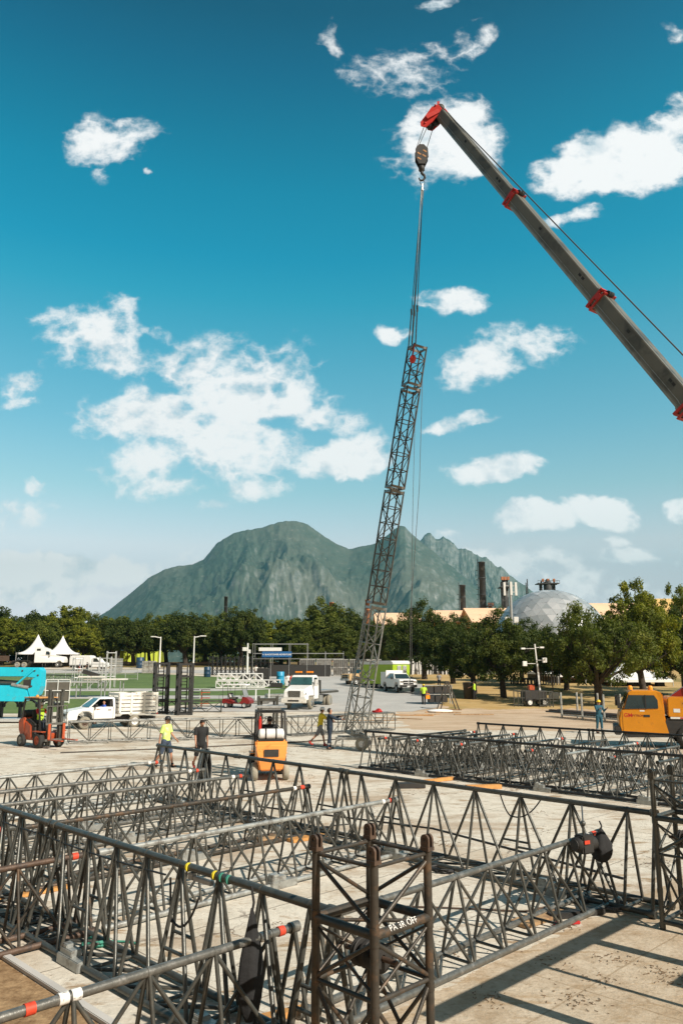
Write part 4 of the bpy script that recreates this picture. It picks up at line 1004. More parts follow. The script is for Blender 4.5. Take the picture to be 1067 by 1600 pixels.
    def torso(m, g_):
        loft(m, [(tz(-.07), (.155 * b + g_) * k, (.125 * b + g_) * k, lean_m), (tz(.03), (.150 * b + g_) * k, (.124 * b + g_) * k, lean_m), (tz(.16), (.145 * b + g_) * k, (.118 * b + g_) * k, lean_m), (tz(.32), (.168 * b + g_) * k, (.128 * b + g_) * k, lean_m), (tz(.42), (.200 * b + g_) * k, (.118 * b + g_) * k, lean_m), (tz(.49), (.196 * b + g_) * k, (.092 + g_) * k, lean_m), (tz(.53), (.130 * b + g_) * k, (.075 + g_) * k, lean_m), (tz(.545), .062 * k, .060 * k, lean_m)])
    m = MB(); torso(m, 0)
    for nm in 'LR':
        j = J[nm]; a, e, w_ = pts[j['sh']], pts[j['e']], pts[j['w']]
        m.ball(a, .068 * k, 12, 8)
        if sleeve == 'long': m.tube(a, e, .070 * k, 12, .054 * k, caps=False); m.ball(e, .054 * k, 10, 8); m.tube(e, e.lerp(w_, .94), .053 * k, 12, .040 * k)
        else: m.tube(a, a.lerp(e, .78), .072 * k, 12, .066 * k)
    m.build('shirt', shirt, t, recalc=False)
    if vest: m = MB(); torso(m, .012); m.build('vest', vest, t, recalc=False)
    m = MB(); loft(m, [(tz(.08), .147 * b * k, .120 * b * k, I3), (tz(.0), .152 * b * k, .124 * b * k, I3), (tz(-.09), .160 * b * k, .128 * b * k, I3), (tz(-.14), .10 * k, .09 * k, I3)])
    for nm in 'LR':
        j = J[nm]; a, kn_, an = pts[j['hp']], pts[j['k']], pts[j['a']]
        m.ball(a, .098 * b * k, 12, 8)
        if shorts: m.tube(a, a.lerp(kn_, 1.0), .098 * b * k, 14, .084 * k)
        else: m.tube(a, kn_, .098 * b * k, 14, .070 * k, caps=False); m.ball(kn_, .070 * k, 12, 8); m.tube(kn_, kn_.lerp(an, .97), .070 * k, 14, .058 * k)
    m.build('shorts' if shorts else 'trousers', trousers, t, recalc=False)
    if bands and not shorts:
        for nm in 'LR':
            j = J[nm]; a = pts[j['k']].lerp(pts[j['a']], .55); q = pts[j['k']].lerp(pts[j['a']], .68); m = MB(); m.tube(a, q, .074 * k, 12); m.build('reflective_band', 'cloth_grey', t)
    for nm in 'LR':
        j = J[nm]; m = MB(); an = pts[j['a']]; toe = pts[j['toe']]; m.tube(an + Vector((0, 0, .06 * k)), an + Vector((0, 0, -.04 * k)), .052 * k, 10); m.ball(toe.lerp(an, .15) + Vector((.0, 0, .005)), .052 * k, 10, 6, (1.15, .9, .75)); m.ball(an + Vector((-.02, 0, -.045 * k)), .048 * k, 10, 6, (1.1, .9, .7)); m.tube(an + Vector((-.02, 0, -.045 * k)), toe, .042 * k, 10)
        m.build('boot', boots, t)
    hc, ht = pts[5], pts[6]
    hd = lambda v: hc + hm @ (Vector(v) * k)
    if hair:
        m = MB(); m.ball((0, 0, 0), .102 * k, 14, 9, (1.05, .92, 1.02)); vs = [hd((p[0] / k - .018, p[1] / k, p[2] / k + .035)) for p in m.v]
        keep = [i for i, p in enumerate(m.v) if True]; q = MB(); fs = [f for f in m.f if all(not (m.v[i][0] > .055 * k and m.v[i][2] < .045 * k) for i in f) and all(m.v[i][2] > -.085 * k for i in f)]
        q.add(vs, fs, True); q.build('hair', hair, t)
    for s in (-1, 1):
        m = MB(); m.ball(hd((.078, s * .032, .012)), .010 * k, 8, 6); m.build('eye', 'hair', t)
        m = MB(); m.ball(hd((-.005, s * .088, -.005)), .024 * k, 8, 6, (.8, .4, 1.3)); m.build('ear', 'skin', t)
    if hat:
        m = MB(); hh = {'cap': 'black_plastic'}.get(hat, hat)
        m.lathe([(.108 * k, 0), (.108 * k, .03 * k), (.098 * k, .07 * k), (.07 * k, .105 * k), (0, .118 * k)], c=(0, 0, 0), n=18)
        if hat == 'cap': m.extr([(.06 * k, .005 * k), (.19 * k, -.012 * k), (.19 * k, -.002 * k), (.06 * k, .02 * k)], .07 * k)
        else: m.lathe([(.100 * k, 0), (.135 * k, -.004 * k), (.135 * k, .006 * k), (.100 * k, .02 * k)], n=18); m.tube((-.09 * k, 0, .09 * k), (.09 * k, 0, .09 * k), .02 * k, 6)
        vs = [hc + hm @ (Vector(v) + Vector((-.005 * k, 0, .045 * k))) for v in m.v]; m.v = [tuple(v) for v in vs]
        m.build('cap' if hat == 'cap' else 'hard_hat', hh, t)
    return t
g_ = P(258, 1199); person('man in a lime shirt, dark shorts and black cap walking behind the truss grid', g_, R(-18), 1.84, 'cloth_lime', 'cloth_denim', 'cap', legs=((20, 10), (-16, 24)), arms=((14, 8, 30), (-18, 8, 12)), shorts=True, boots='boot', build=1.12, head=(-10, 5))
g_ = P(313, 1203); person('man in a black shirt and black shorts walking beside the one in lime', g_, R(-62), 1.80, 'cloth_black', 'cloth_black', legs=((22, 12), (-20, 26)), arms=((-16, 10, 12), (18, 10, 16)), shorts=True, boots='shoe_red', build=1.08, head=(10, 22))
g_ = P(515, 1171); person('worker in navy overalls holding the foot of the leaning tower', g_, R(12), 1.80, 'cloth_navy', 'cloth_navy', legs=((4, 4), (-5, 4)), arms=((70, 2, 30), (62, 2, 26)), sleeve='long', head=(0, -14), bands=True, vest='cloth_grey' if False else None, build=1.08)
g_ = P(500, 1166); person('worker in a white hard hat and yellow shirt behind the navy one', g_, R(18), 1.80, 'cloth_yellow', 'cloth_grey', 'hat_white', legs=((24, 14), (-28, 20)), arms=((50, 4, 30), (45, 4, 30)), shorts=True, boots='shoe_red', lean=8)
g_ = G(937, 1146); person('worker in teal overalls and yellow hard hat standing by the pipe rack', g_, R(-70), 1.80, 'cloth_teal', 'cloth_teal', 'hat_yellow', legs=((5, 4), (-4, 6)), arms=((35, 6, 85), (30, 6, 90)), sleeve='long', bands=True, build=1.08)
g_ = G(662, 1101); person('man in a hi-vis yellow shirt seen from behind near the black road cases', g_, R(80), 1.78, 'cloth_hivis', 'cloth_black', 'hat_yellow', legs=((6, 2), (-10, 4)), arms=((10, 14, 12), (-6, 14, 12)), build=1.08)
q = MB(); q.extr([(-.2, -.25), (.2, -.25), (.17, .22), (-.17, .22)], .05); o = q.build('orange_bag', 'beacon_orange', bevel=.02); p = G(668, 1100.5); o.location = (p.x, p.y - .15, p.z + .72); tag(o, 'small orange bag carried beside the hi-vis man near the road cases', 'bag')
g_ = G(741, 1093); person('man in a hi-vis vest standing at the dark bin under a tree', g_, R(150), 1.75, 'cloth_black', 'cloth_black', None, legs=((4, 2), (-6, 4)), arms=((40, 10, 30), (6, 10, 12)), vest='cloth_hivis')
g_ = G(686, 1075); person('man in a grey shirt standing far off beside the big tree trunk', g_, R(-90), 1.75, 'cloth_grey', 'cloth_black', None, legs=((4, 2), (-6, 4)))
g_ = G(450, 1076); person('person in a white and black outfit left of the white flatbed truck', g_, R(-60), 1.72, 'cloth_white', 'cloth_black', None)
g_ = G(455, 1077); person('person in a red shirt left of the white flatbed truck', g_, R(-30), 1.7, 'cloth_red', 'cloth_black', None)
g_ = G(125, 1051); person('person in a blue shirt walking on the far lawn before the white tanker', g_, R(200), 1.75, 'cloth_blue', 'cloth_red', None, legs=((15, 8), (-15, 12)), shorts=True)
g_ = G(136, 1051); person('person in dark clothes on the far lawn before the white tanker', g_, R(180), 1.75, 'cloth_black', 'cloth_black', None)
g_ = G(400, 1058); person('person in a pale shirt beside the black upright trusses', g_, R(-90), 1.75, 'cloth_white', 'cloth_grey', None)
# ------------------------------------------------------------------ vehicles
def prism(pr, y0, y1, name, m, parent, bevel=0): q = MB(); q.extr(pr, y0, y1); return q.build(name, m, parent, bevel=bevel)
def steer(px, py, fx, fy): g = G(px, py); return g, math.atan2(fy, fx)
# white stake bed pickup -------------------------------------------------
def stake_truck():
    a, b2 = G(129, 1137), G(212, 1131); rear = Vector((-13.05, 49.2, 0)); fr = Vector((-15.45, 47.55, 0)); d = fr - rear
    t = thing('stake_truck', 'white pickup with a tall slatted stake bed, its driver at the open window', 'truck', rear, math.atan2(d.y, d.x))
    wb = 3.0; hw = .88
    body = [(-.05, .55), (3.95, .50), (4.02, .78), (3.98, 1.02), (3.0, 1.14), (2.62, 1.22), (2.50, 1.24), (1.22, 1.24), (1.2, .62)]
    q = MB(); q.extr([(1.22, .55), (2.55, .55), (2.60, .85), (2.80, 1.0), (3.20, 1.0), (3.42, .85), (3.46, .52), (3.98, .50), (4.06, .70), (4.0, .98), (3.85, 1.06), (3.1, 1.17), (2.72, 1.24), (1.22, 1.24)], .87); q.build('body', 'paint_white', t, bevel=.04)
    q = MB(); q.extr([(2.20, 1.70, .71), (2.05, 1.78, .68), (1.42, 1.81, .68), (1.26, 1.77, .68), (1.24, 1.70, .71)], .7); q.build('cab_roof', 'paint_white', t, bevel=.02)
    q = MB()
    for s in (-1, 1): q.beam((2.80, s * .83, 1.20), (2.16, s * .69, 1.74), .05, .07); q.beam((1.30, s * .83, 1.20), (1.32, s * .70, 1.74), .10, .06)
    q.extr([(1.22, 1.2, .84), (1.27, 1.2, .84), (1.29, 1.74, .69), (1.24, 1.74, .69)], .8); q.build('cab_pillars', 'paint_white', t)
    q = MB(); q.box((1.42, 0, 1.35), (.14, 1.3, .5)); q.box((2.55, 0, 1.27), (.35, 1.5, .08)); q.build('seat', 'case_black', t, bevel=.02)
    q = MB(); q.add([(2.80, -.72, 1.25), (2.80, .72, 1.25), (2.16, .60, 1.735), (2.16, -.60, 1.735)], [(0, 1, 2, 3)]); q.add([(2.78, -.72, 1.23), (2.78, .72, 1.23), (2.12, .60, 1.72), (2.12, -.60, 1.72)], [(3, 2, 1, 0)]); q.build('windshield', 'glass_teal', t)
    for s in (-1, 1):
        q = MB(); vs = [(1.42, s * .862, 1.24), (2.5, s * .862, 1.24), (2.02, s * .72, 1.70), (1.46, s * .72, 1.70)]; q.add(vs + [(x, y - s * .03, z) for x, y, z in vs], [(0, 1, 2, 3), (7, 6, 5, 4)])
        if s < 0: q.build('side_window', 'glass_dark', t)
        q = MB(); q.bb(1.34, s * .872, .55, 1.36, s * .88, 1.24); q.bb(2.50, s * .872, .58, 2.52, s * .88, 1.22); q.bb(1.48, s * .875, 1.05, 1.68, s * .90, 1.09); q.build('door_trim', 'case_black', t)
        q = MB(); q.box((2.42, s * 1.0, 1.34), (.10, .22, .18)); q.tube((2.42, s * .86, 1.28), (2.42, s * .98, 1.3), .02); q.build('mirror', 'case_black', t, bevel=.03)
        q = MB(); q.box((3.92, s * .68, .88), (.22, .30, .14), (0, 0, -s * .25)); q.build('headlight', 'chrome', t, bevel=.03)
        for x in (3.0,): q = MB(); q.lathe([(.42, -.02), (.45, 0), (.42, .02)], 'Y', (x, s * .875, .36), 20); q.build('wheel_arch', 'case_black', t)
        wheel(t, (3.0, s * .80, .36), .36, .22, 'rubber_dusty', 'steel_rust', rimr=.55); wheel(t, (0, s * .80, .36), .36, .26, 'rubber_dusty', 'plastic_white', rimr=.6)
    q = MB(); q.box((4.02, 0, .80), (.06, 1.0, .16)); q.build('grille', 'case_black', t); q = MB(); q.box((4.05, 0, .56), (.14, 1.7, .2)); q.build('bumper', 'plastic_white', t, bevel=.03)
    q = MB(); q.box((1.0, 0, .52), (5.0, .8, .14)); q.box((-.9, 0, .55), (.6, 1.2, .1)); q.build('chassis', 'case_black', t)
    q = MB(); q.bb(-1.35, -1.0, .80, 1.05, 1.0, .92); q.build('bed_floor', 'paint_white_worn', t)
    for s in (-1, 1):
        q = MB()
        for z in (1.08, 1.30, 1.52, 1.74, 1.96): q.bb(-1.35, s * 1.0 - .015, z - .088, 1.05, s * 1.0 + .015, z + .088)
        for x in (-1.28, -.5, .3, 1.0): q.bb(x - .06, s * 1.03 - .02, .86, x + .06, s * 1.03 + .02, 2.06)
        q.build('stake_side', 'paint_white_worn', t)
    for x in (-1.37, 1.08):
        q = MB()
        for z in (1.08, 1.30, 1.52, 1.74, 1.96): q.bb(x - .015, -1.0, z - .075, x + .015, 1.0, z + .075)
        for y in (-.9, 0, .9): q.bb(x - .035, y - .05, .86, x + .005, y + .05, 2.06)
        q.build('stake_gate', 'paint_white_worn', t)
    q = MB()
    for (x, y, z, a) in ((-.9, -.3, 1.5, .3), (-.3, .3, 1.6, -.2), (.4, 0, 1.45, .1)): q.box((x, y, z), (.9, .6, .5), (0, a, a))
    q.build('load', 'case_black', t)
    for s in (-1, 1): q = MB(); q.box((-1.40, s * .8, .78), (.04, .24, .10)); q.build('tail_light', 'paint_red', t)
    return t, rear, math.atan2(d.y, d.x)
st_, r_, a_ = stake_truck()
o = person('driver in a blue shirt leaning at the window of the stake bed pickup', r_ + Vector((math.cos(a_) * 1.80 - math.sin(a_) * .50, math.sin(a_) * 1.80 + math.cos(a_) * .50, .40)), a_, 1.74, 'cloth_blue', 'cloth_denim', sit=True, legs=((80, 70), (80, 70)), arms=((45, 30, 40), (55, 8, 20)), head=(50, 0))
# white flatbed truck ----------------------------------------------------
def flatbed():
    f = G(472, 1111); t = thing('flatbed_truck', 'white flatbed lorry with an orange beacon bar, facing us on the yard', 'truck', (f.x + .62, f.y + 4.6, .2), math.atan2(-.97, -.30))
    q = MB(); q.extr([(1.3, .75, 1.1), (2.55, .75, 1.1), (2.6, 1.05, 1.12), (3.7, 1.05, 1.05), (3.75, .72, 1.05), (4.35, .72, 1.0), (4.42, 1.0, .95), (4.36, 1.45, .92), (4.1, 1.62, .88), (2.75, 1.92, .98), (1.3, 1.92, 1.1)], 1.1); q.build('hood_and_cab', 'paint_white', t, bevel=.05)
    q = MB(); q.extr([(1.3, 1.85, 1.1), (2.8, 1.85, 1.08), (2.42, 2.62, .98), (2.2, 2.72, .95), (1.42, 2.72, .95), (1.3, 2.62, .98)], 1.1); q.build('cab_roof', 'paint_white', t, bevel=.05)
    q = MB(); vs = [(2.83, -.98, 1.93), (2.83, .98, 1.93), (2.49, .90, 2.56), (2.49, -.90, 2.56)]; q.add(vs + [(x - .05, y, z) for x, y, z in vs], [(0, 1, 2, 3), (7, 6, 5, 4)]); q.build('windshield', 'glass_teal', t)
    for s in (-1, 1):
        q = MB(); vs = [(1.62, s * 1.115, 1.95), (2.62, s * 1.10, 1.95), (2.36, s * 1.02, 2.52), (1.62, s * 1.02, 2.52)]; q.add(vs + [(x, y - s * .04, z) for x, y, z in vs], [(0, 1, 2, 3), (7, 6, 5, 4)]); q.build('side_window', 'glass_dark', t)
        q = MB(); q.bb(1.5, s * 1.125, .8, 1.52, s * 1.135, 2.5); q.bb(2.72, s * 1.12, 1.0, 2.74, s * 1.135, 1.9); q.build('door_line', 'case_black', t)
        q = MB(); q.box((2.75, s * 1.32, 2.1), (.12, .2, .55)); q.tube((2.7, s * 1.1, 2.0), (2.72, s * 1.3, 2.05), .02); q.build('mirror', 'plastic_white', t, bevel=.03)
        q = MB(); q.ball((4.22, s * .84, 1.22), .2, 14, 10, (.8, .7, 1)); q.build('headlight', 'chrome', t)
        wheel(t, (3.15, s * .98, .50), .50, .30, 'rubber_dusty', 'chrome', rimr=.6)
        for x in (-1.4,):
            for y in (.78, 1.12): wheel(t, (x, s * y, .50), .50, .27, 'rubber_dusty', 'steel_light', rimr=.6)
        q = MB(); q.box((1.9, s * 1.1, .65), (.9, .3, .08)); q.tube((1.1, s * .95, .7), (1.1, s * .95, .71), .1); q.box((1.0, s * .95, .8), (.9, .5, .5)); q.build('step_tank', 'steel_light', t, bevel=.03)
    q = MB(); q.box((4.395, 0, 1.22), (.05, 1.05, .52)); q.build('grille', 'steel_dark', t, bevel=.01)
    g = MB()
    for i in range(6): g.box((4.43, 0, 1.02 + i * .08), (.02, 1.0, .02))
    g.build('grille_bar', 'chrome', t)
    q = MB(); q.box((4.48, 0, .68), (.20, 2.2, .36)); q.build('bumper', 'paint_white_worn', t, bevel=.04); q = MB(); q.box((4.595, 0, .70), (.012, .95, .12)); q.build('bumper_slot', 'case_black', t)
    q = MB(); q.box((2.0, 0, 2.86), (.25, 1.5, .06)); q.build('beacon_bracket', 'steel_dark', t)
    for y in (-.5, .5): q = MB(); q.box((2.0, y, 2.97), (.22, .6, .14)); q.build('beacon_bar', 'beacon_orange', t, bevel=.03)
    q = MB(); q.box((-.8, 0, .85), (5.4, .8, .25)); q.build('chassis', 'case_black', t)
    q = MB(); q.bb(-3.9, -1.2, 1.15, 1.0, 1.2, 1.32); q.build('deck', 'steel_dark', t); q = MB(); q.bb(-3.8, -1.1, 1.325, .8, 1.1, 1.42); q.build('deck_sheet', 'galvanised', t)
    q = MB(); q.bb(.95, -1.15, 1.3, 1.08, 1.15, 2.3); q.build('headboard', 'steel_dark', t)
flatbed()
# white pickup with the lime trailer ------------------------------------
def pickup(label, loc, rz, m='paint_white', rack=True, name='pickup_truck', m2=None):
    t = thing(name, label, 'pickup', loc, rz)
    q = MB(); q.extr([(-2.75, .60), (-2.1, .60), (-2.0, .92), (-1.75, 1.05), (-1.35, 1.05), (-1.1, .92), (-1.02, .55), (1.35, .55), (1.42, .92), (1.68, 1.07), (2.05, 1.07), (2.3, .92), (2.36, .55), (2.85, .55), (2.92, .8), (2.88, 1.28), (2.7, 1.36), (1.35, 1.42), (.9, 1.42), (-2.75, 1.40)], .98); q.build('body', m, t, bevel=.04)
    q = MB(); q.extr([(-.95, 1.38, .95), (1.38, 1.38, .95), (.72, 1.96, .76), (.5, 2.0, .75), (-.7, 2.0, .75), (-.92, 1.92, .78)], .9); q.build('cab', m, t, bevel=.04)
    q = MB(); vs = [(1.36, -.84, 1.45), (1.36, .84, 1.45), (.82, .70, 1.92), (.82, -.70, 1.92)]; q.add(vs + [(x - .05, y, z - .02) for x, y, z in vs], [(0, 1, 2, 3), (7, 6, 5, 4)]); q.build('windshield', 'glass_dark', t)
    for s in (-1, 1):
        for (xa, xb) in ((-.8, .12), (.2, 1.05)):
            q = MB(); vs = [(xa, s * .955, 1.46), (xb, s * .955, 1.46), (min(xb, .7), s * .80, 1.9), (xa + .05, s * .80, 1.9)]; q.add(vs + [(x, y - s * .04, z) for x, y, z in vs], [(0, 1, 2, 3), (7, 6, 5, 4)]); q.build('side_window', 'glass_dark', t)
        q = MB(); q.box((1.05, s * 1.14, 1.5), (.1, .22, .26)); q.tube((1.05, s * .95, 1.45), (1.05, s * 1.1, 1.48), .02); q.build('mirror', 'black_plastic', t, bevel=.03)
        q = MB(); q.box((2.84, s * .74, 1.12), (.14, .36, .22)); q.build('headlight', 'chrome', t, bevel=.03)
        for x in (1.86, -1.56): wheel(t, (x, s * .86, .40), .40, .27, 'rubber', 'galvanised', rimr=.58)
    q = MB(); q.box((2.91, 0, 1.05), (.06, 1.15, .42)); q.build('grille', 'black_plastic', t, bevel=.01); g = MB(); g.box((2.95, 0, 1.05), (.02, 1.1, .05)); g.box((2.95, 0, 1.05), (.02, .05, .36)); g.build('grille_bar', m, t)
    q = MB(); q.box((2.96, 0, .68), (.2, 1.9, .26)); q.build('bumper', 'case_black' if m == 'paint_white' else 'galvanised', t, bevel=.04); q = MB(); q.box((3.065, 0, .66), (.01, .4, .14)); q.build('number_plate', 'plastic_white', t)
    if rack:
        q = MB(); q.bb(-2.7, -1.0, 1.40, -1.05, 1.0, 2.12); q.build('tool_box', 'paint_white', t, bevel=.03); q = MB(); q.bb(-1.02, -1.0, 1.4, -1.0, 1.0, 2.3)
        q.build('rack_panel', 'paint_white', t)
    return t
pickup('white crew pickup with a tool box in front of the lime trailer', G(634, 1084) + Vector((-.6, 3.0, .1)), math.atan2(-.93, .30))
pickup('beige and dark pickup parked in shade behind the leaning tower', G(556, 1073) + Vector((1.2, 5, .1)), math.atan2(-.55, -.9), 'wall_tan', False)
c = G(606, 1080) + Vector((0, 5.5, .15))
t = thing('toilet_trailer', 'lime green toilet trailer with white roof behind the white crew pickup', 'trailer', c, math.atan2(-.80, .62))
q = MB(); q.bb(-2.9, -1.35, .55, 2.9, 1.35, 2.75); q.build('body', 'paint_lime', t, bevel=.03)
q = MB(); q.extr([(-2.95, 2.752), (2.95, 2.752), (2.95, 2.98), (2.6, 3.16), (-2.6, 3.16), (-2.95, 2.98)], 1.38); q.build('roof', 'plastic_white', t, bevel=.04)
for (x, y, w_) in ((2.93, -.42, .55), (2.93, .42, .55)):
    q = MB(); q.box((x + .03, y, 2.0), (.06, w_, 1.2)); f = q.build('vent_panel', 'plastic_white', t); q = MB()
    for k in range(5): q.box((x + .075, y - w_ / 2 + .06 + k * .11, 2.0), (.02, .03, 1.1))
    q.build('slat', 'case_black', f)
for x in (-1.9, -.2, 1.5): q = MB(); q.bb(x, -1.375, .8, x + .8, -1.352, 2.5); q.build('door', 'paint_lime', t, bevel=.008); 
q = MB(); q.box((0, 0, .42), (6.0, 2.0, .18)); q.beam((2.9, 0, .42), (4.2, 0, .42), .15, .12); q.build('chassis', 'case_black', t)
for s in (-1, 1):
    for x in (-.45, .45): wheel(t, (x, s * 1.2, .34), .34, .22, 'rubber', 'galvanised')
for y in (-1.1, 1.1): q = MB(); q.tube((2.96, y, 1.5), (3.06, y, 1.5), .02); q.tube((3.06, y, 1.2), (3.06, y, 1.9), .03); q.build('grab_bar', 'case_black', t)
# golf cart -----------------------------------------------------------------
c = G(371, 1106); t = thing('golf_cart', 'dark red golf cart with a cream canopy on the yard beside the lawn', 'golf cart', c, R(-14))
q = MB(); q.extr([(-1.15, .35), (.45, .35), (.55, .32), (1.25, .35), (1.3, .6), (1.05, .85), (.62, .95), (.55, .62), (.35, .42), (-.2, .42), (-.3, .72), (-1.1, .78), (-1.2, .6)], .58); q.build('body', 'paint_darkred', t, bevel=.04)
q = MB(); q.extr([(-1.25, 1.86), (.95, 1.86), (.9, 1.94), (0, 1.98), (-1.2, 1.94)], .62); q.build('canopy', 'tent_fabric', t, bevel=.03)
q = MB()
for (x, x2) in ((-1.1, -1.15), (.78, .55), (-.45, -.45)):
    for y in (-.55, .55): q.tube((x, y, .75), (x2, y, 1.87), .018, 6)
q.build('canopy_post', 'case_black', t)
q = MB(); vs = [(.80, -.52, .92), (.80, .52, .92), (.60, .50, 1.55), (.60, -.50, 1.55)]; q.add(vs + [(x - .02, y, z) for x, y, z in vs], [(0, 1, 2, 3), (7, 6, 5, 4)]); q.build('windscreen', 'galvanised', t)
q = MB(); q.box((-.35, 0, .80), (.5, 1.0, .14)); q.box((-.62, 0, 1.02), (.12, 1.0, .4), (0, -.2, 0)); q.build('seat', 'tent_dark', t, bevel=.04); q = MB(); q.box((-.60, .0, 1.0), (.1, .9, .3), (0, -.2, 0)); q.build('backrest', 'plastic_white', t, bevel=.03)
q = MB(); q.tube((.35, .25, .9), (.2, .25, 1.0), .02); q.lathe([(.15, -.01), (.17, 0), (.15, .01)], 'X', (.2, .25, 1.0), 16); q.build('steering_wheel', 'case_black', t)
for x in (-.82, .82):
    for y in (-.5, .5): wheel(t, (x, y, .23), .23, .18, 'rubber', 'plastic_white')
q = MB(); q.box((-1.35, 0, .55), (.35, .9, .04)); 
for y in (-.4, .4): q.tube((-1.5, y, .55), (-1.5, y, 1.05), .015)
q.tube((-1.5, -.4, 1.05), (-1.5, .4, 1.05), .015); q.build('rear_rack', 'case_black', t)
# forklifts ------------------------------------------------------------------
def forklift(label, loc, rz, paint, tank, roof, rearw='rubber', mast_h=2.45, beacon=True):
    t = thing('forklift', label, 'forklift', loc, rz)
    q = MB(); q.extr([(-1.16, .32, .36), (-1.26, .72, .46), (-1.24, .98, .52), (-1.22, 1.14, .52), (-1.10, 1.26, .50), (-.75, 1.30, .50), (-.70, .55, .5), (-.72, .28, .36)], .5); cw = q.build('counterweight', paint, t, bevel=.05)
    q = MB(); q.box((-1.275, 0, .88), (.02, .46, .22)); q.build('grille', 'case_black', cw)
    q = MB(); q.extr([(-.72, .30), (.72, .30), (.78, .62), (.35, .70), (.28, .42), (-.1, .42), (-.18, .95), (-.70, 1.15)], .46); q.build('body', paint, t, bevel=.03)
    q = MB(); q.extr([(-.70, 1.16), (-.15, .96), (-.1, .45), (.05, .45), (-.02, 1.02), (-.68, 1.24)], .42); q.build('hood', 'case_black', t)
    q = MB(); q.box((-.25, 0, 1.10), (.5, .48, .14)); q.box((-.50, 0, 1.36), (.12, .46, .5), (0, -.15, 0)); q.build('seat', 'case_black', t, bevel=.03)
    q = MB()
    for s in (-1, 1):
        q.beam((-1.0, s * .46, 1.22), (-.85, s * .44, 2.12), .06, .07); q.beam((.62, s * .46, .65), (.34, s * .44, 2.12), .06, .06); q.beam((-.88, s * .44, 2.12), (.38, s * .44, 2.12), .06, .06)
    for k in range(7): x = -.88 + k * 1.26 / 6; q.beam((x, -.44, 2.12), (x, .44, 2.12), .04, .05)
    q.build('overhead_guard', 'case_black', t)
    if roof: q = MB(); q.box((-.28, 0, 2.19), (1.30, .95, .04)); q.build('roof_board', roof, t)
    q = MB(); n = 18; r = .165; q.tube((-1.02, -.34, 1.45), (-1.02, .34, 1.45), r, n); q.ball((-1.02, .34, 1.45), r, n, 10, (1, .5, 1)); q.ball((-1.02, -.34, 1.45), r, n, 10, (1, .5, 1)); gt = q.build('gas_bottle', tank, t)
    for y in (-.15, .18): q = MB(); q.lathe([(r * 1.02, -.025), (r * 1.05, -.02), (r * 1.05, .02), (r * 1.02, .025)], 'Y', (-1.02, y, 1.45), 20); q.build('bottle_strap', 'case_black', gt)
    q = MB(); q.box((-1.0, 0, 1.27), (.3, .8, .04)); q.build('bottle_tray', 'case_black', t)
    q = MB()
    for s in (-1, 1): q.box((.98, s * .32, mast_h / 2 + .12), (.16, .09, mast_h)); q.box((1.05, s * .22, mast_h / 2 + .05), (.08, .07, mast_h * .96)); q.tube((.93, s * .2, .3), (.93, s * .2, mast_h * .8), .035, 8)
    for z in (.35, mast_h * .55, mast_h): q.box((.95, 0, z), (.08, .72, .10))
    q.build('mast', 'steel_dark', t)
    q = MB(); cz = .72 if roof else .15
    for z in (cz - .35 if cz > .5 else .2, cz + .35): q.box((1.14, 0, z), (.06, 1.05, .10))
    for k in range(5): q.box((1.12, -.5 + k * .25, cz + .75), (.03, .03, .75))
    q.box((1.12, 0, cz + 1.12), (.04, 1.05, .04)); q.build('carriage', 'steel_tube', t)
    for s in (-1, 1): q = MB(); q.box((1.18, s * .36, cz), (.05, .12, .7)); q.box((1.72, s * .36, cz - .33), (1.1, .12, .04)); q.build('fork', 'paint_redorange' if roof else 'steel_dark', t)
    for s in (-1, 1):
        wheel(t, (.62, s * .50, .34), .34, .24, 'rubber', 'paint_redorange' if roof else 'plastic_white'); wheel(t, (-.82, s * .50, .28), .28, .19, rearw, 'steel_light')
        q = MB(); q.lathe([(.38, -.13), (.40, .13)], 'Y', (.62, s * .50, .34), 20); q = MB(); q.box((.62, s * .50, .72), (.75, .26, .04)); q.build('mudguard', paint, t, bevel=.01)
    q = MB(); q.tube((.15, 0, .75), (-.02, 0, 1.22), .025); q.lathe([(.14, -.01), (.16, 0), (.14, .01)], 'Z', (-.02, 0, 1.24), 16); q.build('steering_wheel', 'case_black', t)
    if beacon: q = MB(); q.lathe([(.06, 2.2), (.06, 2.28), (0, 2.3)], c=(-.6, 0, 0), n=12); q.build('beacon', 'beacon_orange', t)
    return t
fl = Vector((-13.75, 36.75, 0)); fa = math.atan2(-.62, .78)
forklift('red orange forklift with a dark gas bottle, carrying the end of a box truss', fl, fa, 'paint_redorange', 'case_black', 'wood_orange')
def local(base, a, v): return Vector((base.x + math.cos(a) * v[0] - math.sin(a) * v[1], base.y + math.sin(a) * v[0] + math.cos(a) * v[1], base.z + v[2]))
person('driver in a yellow vest on the red orange forklift', local(fl, fa, (-.22, 0, .72)), fa, 1.74, 'cloth_red', 'cloth_navy', 'hat_white', sit=True, legs=((75, 70), (75, 70)), arms=((50, 10, 30), (50, 10, 30)), vest='cloth_hivis')
fo = P(412, 1221); fo = Vector((fo.x + .05, fo.y + 1.1, 0)); fb = R(99)
forklift('bright orange forklift with a white gas bottle, seen from behind', fo, fb, 'paint_orange', 'plastic_white', None, rearw='rubber_tan')
person('driver in a black shirt with a yellow print on the orange forklift', local(fo, fb, (-.22, 0, .72)), fb, 1.76, 'cloth_black', 'cloth_navy', sit=True, legs=((75, 70), (75, 70)), arms=((50, 14, 30), (50, 14, 30)), build=1.1)
q = MB(); q.box((-.88, 0, 2.30), (.28, 1.0, .07)); q.box((-.88, 0, 2.24), (.2, .6, .06)); o = q.build('tool_case', 'galvanised'); o.location = fo; o.rotation_euler = (0, 0, fb); tag(o, 'grey flat case lying on the roof guard of the orange forklift', 'case')
